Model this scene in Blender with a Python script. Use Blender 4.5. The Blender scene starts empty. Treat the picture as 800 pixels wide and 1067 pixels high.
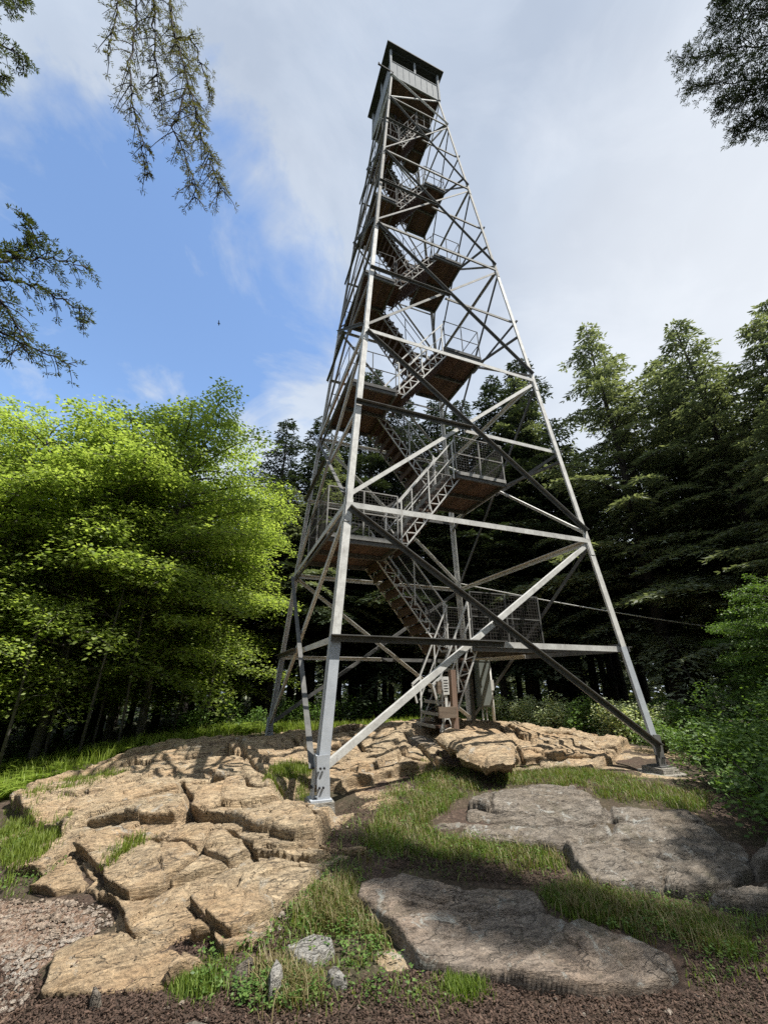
import bpy, math, random
import numpy as np
from mathutils import Vector, Matrix

S = bpy.context.scene
C = S.collection
rng = np.random.default_rng(7)
random.seed(7)

# ------------------------------------------------------------------ camera
CAM = np.array([-4.0375, -8.1902, 1.2386]); FPX = 412.825
PIT, ROLL, YAW = 0.401737, 0.001965, 0.36257
FW = np.array([math.sin(YAW)*math.cos(PIT), math.cos(YAW)*math.cos(PIT), math.sin(PIT)])
RT = np.array([math.cos(YAW), -math.sin(YAW), 0.0]); UP = np.cross(RT, FW)
R2 = RT*math.cos(ROLL)+UP*math.sin(ROLL); U2 = -RT*math.sin(ROLL)+UP*math.cos(ROLL)
cam = bpy.data.objects.new('camera', bpy.data.cameras.new('camera')); C.objects.link(cam)
m = Matrix.Identity(4)
for i in range(3):
    m[i][0], m[i][1], m[i][2], m[i][3] = R2[i], U2[i], -FW[i], CAM[i]
cam.matrix_world = m
cam.data.sensor_fit = 'HORIZONTAL'; cam.data.sensor_width = 36; cam.data.lens = 36*FPX/800
cam.data.clip_start = 0.05; cam.data.clip_end = 3000
S.camera = cam

def ray(u, v): return FW+R2*(u-400)/FPX+U2*(533.5-v)/FPX
def atd(u, v, dist):
    d = ray(u, v); d = d/math.hypot(d[0], d[1]); return CAM+d*dist

# ------------------------------------------------------------------ noise
def _hash(ix, iy, seed):
    n = (ix.astype(np.int64)*374761393+iy.astype(np.int64)*668265263+seed*982451653) & 0xffffffff
    n = ((n ^ (n >> 13))*1274126177) & 0xffffffff
    return ((n ^ (n >> 16)) & 0xffff)/65535.0
def vnoise(x, y, seed=0):
    ix = np.floor(x); iy = np.floor(y); fx = x-ix; fy = y-iy
    fx = fx*fx*(3-2*fx); fy = fy*fy*(3-2*fy)
    a = _hash(ix, iy, seed); b = _hash(ix+1, iy, seed); c = _hash(ix, iy+1, seed); d = _hash(ix+1, iy+1, seed)
    return (a*(1-fx)+b*fx)*(1-fy)+(c*(1-fx)+d*fx)*fy
def fbm(x, y, seed=0, octv=4):
    s = 0; a = .5
    for o in range(octv):
        s = s+a*(vnoise(x*2**o+17*o, y*2**o-9*o, seed+o)-.5)*2; a *= .5
    return s
def sstep(a, b, x):
    t = np.clip((x-a)/(b-a), 0, 1); return t*t*(3-2*t)

# ------------------------------------------------------------------ ground height
def soil(x, y):
    x = np.asarray(x, float); y = np.asarray(y, float)
    z = -0.06-0.30*sstep(2.6, 6.0, -y)-0.06*sstep(6.0, 9, -y)
    l = np.maximum(0, -3.6-x); z = z-np.minimum(0.06*l**1.5, 1.0)
    z = z-0.42*sstep(3.6, 9, y)-0.2*sstep(3.4, 8, x)
    z = z+0.36*np.exp(-((x-.7)**2/3.2+(y-.4)**2/2.6))
    far = np.hypot(x, y); z = z-np.maximum(0, far-30)*0.03
    for c in ((-1, -1), (1, -1)): z = z-.13*np.exp(-((x-c[0]*2.78)**2+(y-c[1]*2.78)**2)/.12)
    return z+0.03*fbm(x*.9, y*.9, 3)
def gp(u, v, dz=0.0):
    d = ray(u, v); t = 1.0
    for k in range(4000):
        p = CAM+d*t
        g = float(soil(p[0], p[1]))+dz
        if p[2] <= g: break
        t += max(0.004, (p[2]-g)*.25)
        if t > 400: break
    return p[:2]
def poly(pts, dz=0.05): return np.array([gp(u, v, dz) for u, v in pts])

def sdist(px, py, P):
    """signed distance to polygon, positive inside"""
    d = np.full(px.shape, 1e9); ins = np.zeros(px.shape, bool); n = len(P)
    for i in range(n):
        ax, ay = P[i]; bx, by = P[(i+1) % n]
        ex, ey = bx-ax, by-ay; L = ex*ex+ey*ey+1e-12
        t = np.clip(((px-ax)*ex+(py-ay)*ey)/L, 0, 1)
        d = np.minimum(d, np.hypot(px-ax-t*ex, py-ay-t*ey))
        c = ((ay > py) != (by > py)) & (px < (bx-ax)*(py-ay)/((by-ay)+1e-12)+ax)
        ins ^= c
    return np.where(ins, d, -d)
def ldist(px, py, P):
    d = np.full(px.shape, 1e9)
    for (ax, ay), (bx, by) in zip(P[:-1], P[1:]):
        ex, ey = bx-ax, by-ay; L = ex*ex+ey*ey+1e-12
        t = np.clip(((px-ax)*ex+(py-ay)*ey)/L, 0, 1)
        d = np.minimum(d, np.hypot(px-ax-t*ex, py-ay-t*ey))
    return d

# ------------------------------------------------------------------ mesh helpers
def mesh_obj(name, verts, faces, mat, parent=None, smooth=False, mats=None, midx=None):
    me = bpy.data.meshes.new(name)
    if isinstance(faces, np.ndarray):
        nf, k = faces.shape
        me.vertices.add(len(verts)); me.vertices.foreach_set('co', np.asarray(verts, np.float32).ravel())
        me.loops.add(nf*k); me.loops.foreach_set('vertex_index', faces.astype(np.int32).ravel())
        me.polygons.add(nf); me.polygons.foreach_set('loop_start', np.arange(0, nf*k, k, dtype=np.int32))
        me.polygons.foreach_set('loop_total', np.full(nf, k, np.int32))
        me.update(calc_edges=True)
    else:
        me.from_pydata([tuple(map(float, v)) for v in verts], [], [tuple(f) for f in faces]); me.update()
    if mats:
        for q in mats: me.materials.append(q)
    else: me.materials.append(mat)
    if midx is not None: me.polygons.foreach_set('material_index', np.asarray(midx, np.int32))
    if smooth: me.polygons.foreach_set('use_smooth', np.ones(len(me.polygons), bool))
    me.update()
    o = bpy.data.objects.new(name, me); C.objects.link(o)
    if parent is not None: o.parent = parent
    return o
def tag(o, label=None, cat=None, group=None, kind=None):
    if label: o['label'] = label
    if cat: o['category'] = cat
    if group: o['group'] = group
    if kind: o['kind'] = kind
    return o
def empty(name, loc=(0, 0, 0), parent=None):
    o = bpy.data.objects.new(name, None); C.objects.link(o); o.location = loc; o.empty_display_size = .2
    if parent is not None: o.parent = parent
    return o
def copy_tree(o, parent=None):
    c = o.copy(); C.objects.link(c)
    if parent is not None: c.parent = parent
    for ch in list(o.children): copy_tree(ch, c)
    return c

class MB:
    def __init__(s): s.v = []; s.f = []; s.n = 0
    def add(s, v, f):
        s.v += [tuple(map(float, q)) for q in v]; s.f += [tuple(i+s.n for i in q) for q in f]; s.n += len(v)
    def hexa(s, c):   # 8 corners: 4 bottom ccw, 4 top ccw
        s.add(c, [(3, 2, 1, 0), (4, 5, 6, 7), (0, 1, 5, 4), (1, 2, 6, 5), (2, 3, 7, 6), (3, 0, 4, 7)])
    def box(s, a, b):
        x0, y0, z0 = a; x1, y1, z1 = b
        s.hexa([(x0, y0, z0), (x1, y0, z0), (x1, y1, z0), (x0, y1, z0), (x0, y0, z1), (x1, y0, z1), (x1, y1, z1), (x0, y1, z1)])
    def bar(s, p, q, a, w, t, off=(0, 0)):
        """bar p->q; cross axes a (width w) and b = d x a (thickness t); off shifts along a,b"""
        p = np.array(p, float); q = np.array(q, float); d = q-p; d = d/np.linalg.norm(d)
        a = np.array(a, float); a = a-d*(a@d); a = a/np.linalg.norm(a); b = np.cross(d, a)
        o = a*off[0]+b*off[1]; k = []
        for e in (p, q):
            for sa, sb in ((-1, -1), (1, -1), (1, 1), (-1, 1)): k.append(e+o+a*sa*w/2+b*sb*t/2)
        s.hexa(k)
    def tube(s, pts, r, n=8, cap=True):
        pts = [np.array(p, float) for p in pts]; rs = r if hasattr(r, '__len__') else [r]*len(pts)
        base = s.n; V = []; F = []; ref = None
        for i, p in enumerate(pts):
            d = pts[min(i+1, len(pts)-1)]-pts[max(i-1, 0)]; d = d/(np.linalg.norm(d)+1e-9)
            if ref is None: ref = np.array([0, 0, 1.]) if abs(d[2]) < .9 else np.array([1., 0, 0])
            a = ref-d*(ref@d); a = a/(np.linalg.norm(a)+1e-9); ref = a; b = np.cross(d, a)
            for k in range(n):
                t = 2*math.pi*k/n; V.append(p+rs[i]*(a*math.cos(t)+b*math.sin(t)))
        for i in range(len(pts)-1):
            for k in range(n):
                k2 = (k+1) % n; F.append((i*n+k, i*n+k2, (i+1)*n+k2, (i+1)*n+k))
        if cap: F.append(tuple(range(n-1, -1, -1))); F.append(tuple((len(pts)-1)*n+k for k in range(n)))
        s.add(V, F)
    def build(s, name, mat, parent=None, smooth=False):
        return mesh_obj(name, s.v, s.f, mat, parent, smooth)

# ------------------------------------------------------------------ materials
def new_mat(name):
    M = bpy.data.materials.new(name); M.use_nodes = True
    nt = M.node_tree; return M, nt, nt.nodes['Principled BSDF']
def N(nt, t, **kw):
    n = nt.nodes.new(t)
    for k, v in kw.items():
        if k == 'inp':
            for a, b in v.items(): n.inputs[a].default_value = b
        else: setattr(n, k, v)
    return n
def ramp(nt, fac, stops):
    r = N(nt, 'ShaderNodeValToRGB'); e = r.color_ramp.elements
    while len(e) < len(stops): e.new(.5)
    for q, (p, c) in zip(e, stops): q.position = p; q.color = (*c, 1) if len(c) == 3 else c
    nt.links.new(fac, r.inputs[0]); return r.outputs[0]
def noise(nt, co, scale, detail=6, rough=.6, dist=0):
    n = N(nt, 'ShaderNodeTexNoise', inp={'Scale': scale, 'Detail': detail, 'Roughness': rough, 'Distortion': dist})
    nt.links.new(co, n.inputs['Vector']); return n.outputs[0]
def mix(nt, fac, a, b, mode='MIX'):
    n = N(nt, 'ShaderNodeMix', data_type='RGBA', blend_type=mode)
    for s, v in ((0, fac), (6, a), (7, b)):
        if hasattr(v, 'node'): nt.links.new(v, n.inputs[s])
        else: n.inputs[s].default_value = v if s == 0 else (*v, 1)
    return n.outputs[2]
def math_(nt, op, a, b=0.0):
    n = N(nt, 'ShaderNodeMath', operation=op)
    for s, v in ((0, a), (1, b)):
        if hasattr(v, 'node'): nt.links.new(v, n.inputs[s])
        else: n.inputs[s].default_value = v
    return n.outputs[0]
def bump(nt, bs, h, strength=.5, dist=.02):
    b = N(nt, 'ShaderNodeBump', inp={'Strength': strength, 'Distance': dist}); nt.links.new(h, b.inputs['Height'])
    nt.links.new(b.outputs[0], bs.inputs['Normal'])
def objco(nt): return N(nt, 'ShaderNodeTexCoord').outputs['Object']
def scaled(nt, co, sx, sy, sz, rot=(0, 0, 0)):
    mp = N(nt, 'ShaderNodeMapping'); mp.inputs['Scale'].default_value = (sx, sy, sz); mp.inputs['Rotation'].default_value = rot
    nt.links.new(co, mp.inputs[0]); return mp.outputs[0]

def metal(name, c1, c2, rust, metallic=.35, rough=.5):
    M, nt, bs = new_mat(name); co = objco(nt)
    n1 = noise(nt, co, 6, 8, .7); n2 = noise(nt, scaled(nt, co, 9, 9, 1.2), 3, 5, .7)
    col = ramp(nt, n1, [(.3, c1), (.65, c2)])
    r = ramp(nt, n2, [(.56, (0, 0, 0)), (.72, (1, 1, 1))])
    sp = noise(nt, co, 55, 3, .6); sr = ramp(nt, sp, [(.6, (0, 0, 0)), (.75, (1, 1, 1))])
    f = math_(nt, 'MAXIMUM', math_(nt, 'MULTIPLY', r, rust), math_(nt, 'MULTIPLY', sr, rust*.5))
    nt.links.new(mix(nt, f, col, (.10, .055, .035)), bs.inputs['Base Color'])
    bs.inputs['Metallic'].default_value = metallic*.4; bs.inputs['Roughness'].default_value = min(.9, rough+.25); bs.inputs['Specular IOR Level'].default_value = .22
    bump(nt, bs, sp, .12, .004); return M
M_old = metal('weathered_galvanised_steel', (.42, .415, .40), (.68, .68, .655), .4, .15, .5)
M_mid = metal('greyed_galvanised_steel', (.20, .196, .186), (.35, .345, .325), .5, .15, .55)
M_new = metal('new_galvanised_steel', (.36, .39, .43), (.46, .49, .53), .05, .55, .42)
M_dark = metal('dull_and_shade_toned_steel', (.075, .078, .078), (.15, .15, .145), .4, .15, .65)  # dull steel; on outward-flanged members its dark tone is painted shade
M_mesh = metal('galvanised_wire', (.045, .042, .038), (.085, .08, .075), .3, .3, .5)
M_cab = metal('painted_sheet_metal', (.23, .245, .255), (.30, .315, .325), .15, .0, .6)
M_roof = metal('dark_roof_sheet', (.035, .038, .038), (.06, .063, .062), .1, .1, .5)
M_black = metal('black_bolt_steel', (.02, .02, .022), (.05, .05, .055), .3, .4, .6)
M_elec = metal('grey_green_enamel', (.13, .15, .14), (.18, .20, .19), .05, .1, .45)
M_pvc = metal('pale_conduit', (.5, .5, .48), (.6, .6, .58), .05, .0, .5)

def wood(name, a, b, c, stretch=(1, 14, 14)):
    M, nt, bs = new_mat(name); co = objco(nt)
    g = noise(nt, scaled(nt, co, *stretch), 2.2, 7, .65, .4); w = noise(nt, co, 1.7, 4, .6)
    isl = N(nt, 'ShaderNodeNewGeometry').outputs['Random Per Island']
    col = ramp(nt, g, [(.25, a), (.5, b), (.75, c)])
    v = ramp(nt, isl, [(0, (.6, .6, .6)), (1, (1.25, 1.2, 1.15))])
    col = mix(nt, 1.0, col, v, 'MULTIPLY')
    col = mix(nt, math_(nt, 'MULTIPLY', w, .5), col, a)
    nt.links.new(col, bs.inputs['Base Color']); bs.inputs['Roughness'].default_value = .85
    bump(nt, bs, g, .4, .006); return M
M_deck = wood('brown_deck_boards', (.045, .027, .019), (.10, .058, .039), (.165, .10, .066))
M_post = wood('weathered_post', (.13, .08, .06), (.25, .17, .13), (.36, .28, .22), (14, 14, 1))
M_plank = wood('grey_weathered_plank', (.10, .075, .055), (.19, .15, .115), (.28, .23, .18), (1, 14, 14))

M_ground, nt, bs = new_mat('forest_soil'); co = objco(nt)
n1 = noise(nt, co, 1.1, 6, .6); n2 = noise(nt, co, 28, 8, .75); n3 = noise(nt, co, 90, 4, .7)
col = ramp(nt, n2, [(.25, (.016, .010, .008)), (.45, (.05, .031, .022)), (.6, (.10, .064, .046)), (.75, (.20, .14, .105))])
col = mix(nt, ramp(nt, n1, [(.45, (0, 0, 0)), (.7, (1, 1, 1))]), col, (.05, .045, .02))
vz = N(nt, 'ShaderNodeTexVoronoi', inp={'Scale': 38.0}); nt.links.new(co, vz.inputs['Vector'])
col = mix(nt, math_(nt, 'MULTIPLY', ramp(nt, vz.outputs['Color'], [(.72, (0, 0, 0)), (.9, (1, 1, 1))]), .5), col, (.2, .15, .11))
vl = N(nt, 'ShaderNodeVectorMath', operation='LENGTH'); nt.links.new(co, vl.inputs[0])
col = mix(nt, ramp(nt, math_(nt, 'MULTIPLY', vl.outputs['Value'], .02), [(.2, (0, 0, 0)), (.34, (.85, .85, .85))]), col, (.022, .032, .012))
nt.links.new(col, bs.inputs['Base Color']); bs.inputs['Roughness'].default_value = .95
bump(nt, bs, math_(nt, 'ADD', n2, math_(nt, 'MULTIPLY', n3, .5)), .9, .03)

def rock_mat(name, cols, lichen, lich_amt, dark=.6, mossy=0.0):
    M, nt, bs = new_mat(name); co = objco(nt)
    st = scaled(nt, co, 1.0, 2.4, 6.0, (.12, .1, .45))
    big = noise(nt, co, 1.3, 5, .6, .3); mid = noise(nt, st, 5, 9, .72, .5); mid2 = noise(nt, scaled(nt, co, 1, 3.2, 7, (.1, .12, -.33)), 11, 6, .7, .3); fine = noise(nt, co, 60, 6, .75); gr = noise(nt, co, 190, 3, .7)
    col = ramp(nt, mid, [(.22, cols[0]), (.42, cols[1]), (.55, cols[2]), (.72, cols[3])])
    col = mix(nt, ramp(nt, big, [(.38, (0, 0, 0)), (.68, (.75, .75, .75))]), col, cols[4])
    fr = ramp(nt, fine, [(.3, (.38, .36, .34)), (.48, (1, 1, 1)), (.7, (1.45, 1.42, 1.38))])
    col = mix(nt, 1.0, col, fr, 'MULTIPLY')
    m2 = ramp(nt, mid2, [(.36, (.40, .38, .36)), (.46, (.95, .95, .95)), (.64, (1.3, 1.28, 1.24))]); col = mix(nt, 1.0, col, m2, 'MULTIPLY')
    ln = noise(nt, co, 3.7, 9, .78, .8); lm = ramp(nt, ln, [(.57, (0, 0, 0)), (.63, (1, 1, 1))])
    col = mix(nt, math_(nt, 'MULTIPLY', lm, lich_amt), col, lichen)
    dn = noise(nt, st, 2.1, 9, .8, 1.0); dm = ramp(nt, dn, [(.34, (1, 1, 1)), (.43, (0, 0, 0))])
    col = mix(nt, math_(nt, 'MULTIPLY', dm, dark), col, (.035, .032, .028))
    cn = noise(nt, st, 1.6, 4, .5, .2); cr = ramp(nt, math_(nt, 'ABSOLUTE', math_(nt, 'SUBTRACT', cn, .5)), [(0, (0, 0, 0)), (.006, (1, 1, 1))])
    crm = math_(nt, 'SUBTRACT', 1.0, cr)
    col = mix(nt, math_(nt, 'MULTIPLY', crm, .6), col, (.05, .04, .03))
    if mossy:
        mn = ramp(nt, noise(nt, co, 2.6, 8, .8), [(.55, (0, 0, 0)), (.66, (1, 1, 1))])
        col = mix(nt, math_(nt, 'MULTIPLY', mn, mossy), col, (.055, .06, .022))
    nt.links.new(col, bs.inputs['Base Color']); bs.inputs['Roughness'].default_value = .9
    h = math_(nt, 'ADD', math_(nt, 'ADD', math_(nt, 'ADD', mid, math_(nt, 'MULTIPLY', mid2, .5)), math_(nt, 'MULTIPLY', fine, .35)), math_(nt, 'ADD', math_(nt, 'MULTIPLY', cr, .35), math_(nt, 'MULTIPLY', gr, .1)))
    bump(nt, bs, h, 1.0, .05); return M
M_rock = rock_mat('tan_bedrock', [(.105, .082, .056), (.27, .21, .14), (.42, .335, .225), (.58, .48, .34), (.40, .27, .155)], (.42, .40, .35), .7, .8, .22)
M_slab = rock_mat('grey_brown_slab', [(.06, .052, .044), (.145, .127, .108), (.23, .205, .178), (.35, .32, .285), (.17, .138, .105)], (.40, .40, .375), 1.0, .9, .4)
M_slab2 = rock_mat('pinkish_grey_slab', [(.085, .07, .058), (.18, .152, .128), (.27, .232, .198), (.39, .345, .295), (.29, .22, .17)], (.42, .42, .385), 1.0, .85, .45)
M_stone = rock_mat('pale_grey_stone', [(.16, .155, .145), (.27, .265, .25), (.34, .335, .32), (.43, .42, .40), (.30, .29, .27)], (.45, .46, .42), .6, .4, .1)
M_conc = rock_mat('pale_concrete', [(.22, .21, .19), (.30, .285, .255), (.35, .335, .30), (.42, .405, .37), (.28, .265, .23)], (.5, .5, .47), .3, .2)

def leaf_mat(name, lo, hi, trans, tcol=1.6, rough=.5):
    M, nt, bs = new_mat(name)
    isl = N(nt, 'ShaderNodeNewGeometry').outputs['Random Per Island']
    oi = N(nt, 'ShaderNodeObjectInfo').outputs['Random']
    f = math_(nt, 'ADD', math_(nt, 'MULTIPLY', isl, .8), math_(nt, 'MULTIPLY', oi, .2))
    col = ramp(nt, f, [(0, lo), (1, hi)])
    nt.links.new(col, bs.inputs['Base Color']); bs.inputs['Roughness'].default_value = rough
    bs.inputs['Specular IOR Level'].default_value = .35
    tr = N(nt, 'ShaderNodeBsdfTranslucent'); nt.links.new(mix(nt, 1.0, col, (tcol, tcol*1.05, tcol*.5), 'MULTIPLY'), tr.inputs[0])
    ms = N(nt, 'ShaderNodeMixShader', inp={0: trans}); out = nt.nodes['Material Output']
    nt.links.new(bs.outputs[0], ms.inputs[1]); nt.links.new(tr.outputs[0], ms.inputs[2]); nt.links.new(ms.outputs[0], out.inputs[0])
    return M
M_leaf = leaf_mat('maple_leaves', (.10, .158, .038), (.40, .47, .15), .54, 1.38)
M_hem = leaf_mat('hemlock_needles', (.075, .10, .066), (.31, .34, .225), .33, 1.15, .4)
M_darkhem = leaf_mat('dark_hemlock_needles', (.02, .034, .02), (.07, .09, .05), .15, 1.2, .45)  # deeper needle tone for the right hemlock and the spruces
M_bough = leaf_mat('bough_needles', (.035, .055, .02), (.095, .105, .035), .3, 1.3, .45)
M_brown = leaf_mat('browning_needles', (.06, .065, .025), (.15, .14, .05), .3, 1.2, .5)
M_shrub = leaf_mat('shrub_leaves', (.05, .11, .025), (.17, .26, .065), .35, 1.4)
M_pale = leaf_mat('pale_flower_leaves', (.22, .31, .09), (.72, .74, .5), .3, 1.2)  # white flowers, tone raised further to stand in for missing sunlight
M_grass = leaf_mat('grass_blades', (.06, .12, .02), (.24, .31, .075), .4, 1.4)
M_straw = leaf_mat('dry_grass_blades', (.14, .115, .05), (.32, .27, .14), .25, 1.1)
M_yell = leaf_mat('yellow_grass_blades', (.09, .14, .02), (.22, .27, .05), .35, 1.4)
M_fern = leaf_mat('fern_fronds', (.12, .20, .025), (.29, .36, .06), .4, 1.4)
M_litter = leaf_mat('dead_leaf_litter', (.018, .011, .008), (.12, .075, .055), .05, 1.0, .8)
def bark(name, a, b):
    M, nt, bs = new_mat(name); co = objco(nt); g = noise(nt, scaled(nt, co, 6, 6, 1.4), 3, 8, .75, .5)
    nt.links.new(ramp(nt, g, [(.3, a), (.7, b)]), bs.inputs['Base Color']); bs.inputs['Roughness'].default_value = .95
    bump(nt, bs, g, .9, .03); return M
M_bark = bark('dark_conifer_bark', (.016, .013, .011), (.06, .05, .042))
M_bark2 = bark('grey_maple_bark', (.05, .045, .038), (.17, .16, .14))

# ------------------------------------------------------------------ tower
ZL = dict(m1=1.76, A=3.835, m2=6.0, L2=8.085, m3=10.25, L3=12.39, m4=14.57, L4=16.73, m5=19.0, L5=21.2, T=23.54)
H0, TOPZ, TOPH = 2.845, 23.54, 1.07
def half(z): return H0+(TOPH-H0)*z/TOPZ
tower = empty('fire_tower'); tag(tower, 'tall galvanised steel lattice fire lookout tower with zigzag stairs and a cab on top', 'lookout tower')
CORN = [(-1, -1), (1, -1), (1, 1), (-1, 1)]
def cpt(c, z, out=0.0): h = half(z)+out; return np.array([c[0]*h, c[1]*h, z])

def leg_size(z): return .118 if z < 4 else .105 if z < 8.2 else .09 if z < 13 else .078 if z < 17.5 else .07
def leg_piece(mb, c, z0, z1, w, t=.014):
    a = cpt(c, z0); b = cpt(c, z1)
    # two plates: one in each face plane
    mb.bar(a+np.array([-c[0]*w/2, 0, 0]), b+np.array([-c[0]*w/2, 0, 0]), (1, 0, 0), w, t)
    mb.bar(a+np.array([0, -c[1]*(w/2+t/2), 0]), b+np.array([0, -c[1]*(w/2+t/2), 0]), (0, 1, 0), w, t)
for c in CORN:
    mb = MB(); zs = [1.72, 3.835, 8.085, 12.39, 16.73, 23.54]
    for z0, z1 in zip(zs[:-1], zs[1:]):
        leg_piece(mb, c, z0, z1+(.12 if z1 < 23 else 0), leg_size((z0+z1)/2))
    # splice plates
    for z in zs[1:-1]:
        w = leg_size(z-.2)
        a = cpt(c, z-.3, .012); b = cpt(c, z+.3, .012)
        mb.bar(a+np.array([-c[0]*(w*.55), 0, 0]), b+np.array([-c[0]*(w*.55), 0, 0]), (1, 0, 0), w*.8, .008)
        mb.bar(a+np.array([0, -c[1]*(w*.55), 0]), b+np.array([0, -c[1]*(w*.55), 0]), (0, 1, 0), w*.8, .008)
    leg = mesh_obj('leg', mb.v, mb.f, None, tower, mats=[M_old, M_mid], midx=[0 if mb.v[f[0]][2] < 11.5 else 1 for f in mb.f])
    mb = MB(); leg_piece(mb, c, .12, 1.80, .132, .016); mb.build('lower_section', M_new, leg)
    # foot bracket: two gusset plates with bolts and a sole plate
    mb = MB(); p = cpt(c, 0)
    mb.bar(p+np.array([-c[0]*.10, c[1]*.015, -.02]), p+np.array([-c[0]*.07, c[1]*.0, .42]), (1, 0, 0), .15, .016)
    mb.bar(p+np.array([c[0]*.015, -c[1]*.10, -.02]), p+np.array([c[0]*.0, -c[1]*.07, .42]), (0, 1, 0), .15, .016)
    mb.bar(p+np.array([-c[0]*.07, -c[1]*.07, -.035]), p+np.array([-c[0]*.07, -c[1]*.07, -.015]), (1, 0, 0), .25, .25)
    fb = mb.build('foot_bracket', M_dark if c == (1, -1) else M_new, leg)
    mb = MB()
    for zz in (.10, .29):
        for s in (.04, .085):
            q = p+np.array([-c[0]*s, c[1]*.026, zz]); mb.tube([q, q+np.array([0, c[1]*.02, 0])], .014, 6)
            q = p+np.array([c[0]*.026, -c[1]*s, zz]); mb.tube([q, q+np.array([c[0]*.02, 0, 0])], .014, 6)
    mb.build('bolts', M_black, leg)

FACES = [((0, -1, 0), CORN[0], CORN[1]), ((1, 0, 0), CORN[1], CORN[2]), ((0, 1, 0), CORN[2], CORN[3]), ((-1, 0, 0), CORN[3], CORN[0])]
def lerp(a, b, t): return np.array(a)*(1-t)+np.array(b)*t
def angle_member(mb, p, q, n, w, out, proud=0.0, t=.012, fw=.8):
    """steel angle in a face of outward normal n; flange along the upper edge, standing outward (out=1) or inward (out=-1)"""
    p = np.array(p, float); q = np.array(q, float); n = np.array(n, float)
    d = (q-p)/np.linalg.norm(q-p); a = np.cross(n, d)
    if a[2] < 0: a = -a
    p = p+n*proud; q = q+n*proud
    mb.bar(p, q, a, w, t)
    f = n*out*(w*fw/2+t/2+.001)+a*(w/2-t/2)
    mb.bar(p+f, q+f, a, t, w*fw)
def msize(z): return .080 if z < 4 else .072 if z < 8.5 else .058 if z < 13 else .047 if z < 17 else .039
panels = [('0', 'm1', 'A'), ('A', 'm2', 'L2'), ('L2', 'm3', 'L3'), ('L3', 'm4', 'L4'), ('L4', 'm5', 'L5')]
for n, cl, cr in FACES:
    n = np.array(n, float)
    for i, (a, mid, b) in enumerate(panels):
        z0 = .22 if a == '0' else ZL[a]+.16; z1 = ZL[b]-.03; w = msize((z0+z1)/2)
        lo_l, lo_r, hi_l, hi_r = cpt(cl, z0), cpt(cr, z0), cpt(cl, z1), cpt(cr, z1)
        ins = lambda p, q, s=.06: (lerp(p, q, s/np.linalg.norm(q-p)), lerp(q, p, s/np.linalg.norm(q-p)))
        mb = MB(); p, q = ins(lo_l, hi_r); angle_member(mb, p, q, n, w, -1, -.024)
        Mo = M_old if i < 2 else M_mid; mb.build('brace', Mo, tower)
        mb = MB(); p, q = ins(lo_r, hi_l); angle_member(mb, p, q, n, w, 1, .026)
        mb.build('brace', M_dark, tower)  # shade under the outward flange is put into the darker steel
        # crossing point of the diagonals
        w0 = np.linalg.norm(lo_r-lo_l); w1 = np.linalg.norm(hi_r-hi_l); t = w0/(w0+w1); X = lerp(lo_l, hi_r, t)
        zm = ZL[mid]
        L, R = cpt(cl, zm), cpt(cr, zm); Xm = lerp(L, R, .5)
        e = (R-L)/np.linalg.norm(R-L)
        mb = MB(); angle_member(mb, L-e*.02, Xm+e*.06, n, w*1.12, 1, .042); mb.build('girt', M_dark, tower)  # left half girt: flange shade painted in by the darker steel
        mb = MB(); angle_member(mb, Xm-e*.02, R-e*.03, n, w*1.12, -1, -.05); mb.build('girt', Mo, tower)
        mb = MB(); L, R = cpt(cl, ZL[b]), cpt(cr, ZL[b]); angle_member(mb, L+e*.01, R-e*.01, n, msize(ZL[b])*1.2, -1, .012); mb.build('girt', Mo, tower)
        mb = MB()  # gusset at the crossing
        g_ = w*1.1; mb.bar(X-e*g_*.6, X+e*g_*.6, (0, 0, 1), g_*1.1, .008); mb.build('gusset', M_dark, tower)
    mb = MB(); p, q = cpt(cl, ZL['L5']+.1), cpt(cr, TOPZ-.1); angle_member(mb, p, q, n, .045, -1, -.02); mb.build('brace', M_old, tower)
    mb = MB(); p, q = cpt(cr, ZL['L5']+.1), cpt(cl, TOPZ-.1); angle_member(mb, p, q, n, .045, 1, .02); mb.build('brace', M_old, tower)

# landings and stairs
def zland(k): return 1.96*k-.04
def mesh_panel(mb, p, q, z0p, z0q, h, sp=.07, r=.0021):
    p = np.array(p, float); q = np.array(q, float); L = np.linalg.norm((q-p)[:2]); nx = max(2, int(L/sp)); d = (q-p)/L
    for i in range(nx+1):
        b = lerp(p, q, i/nx); mb.bar(b+np.array([0, 0, .05]), b+np.array([0, 0, h-.02]), (d[0], d[1], 0), r*2, r*2)
    for k in range(1, int(h/sp)):
        mb.bar(p+np.array([0, 0, .03+k*sp]), q+np.array([0, 0, .03+k*sp]), (0, 0, 1), r*2.4, r*2)
def lanes(z):
    y = .95 if z < 12 else max(.95-(z-12)*.022, .66)
    return y
def landing_x(k):
    z = zland(k); h = half(z)
    if k % 2 == 0: return -h+.03, (-.95 if z < 13 else -.95+(z-13)*.045)
    xi = {1: .62, 3: .55, 5: .50}.get(k, .50-(z-9.8)*.03)
    return xi, (2.45 if k == 1 else max(h-.42, xi+.62))
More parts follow.
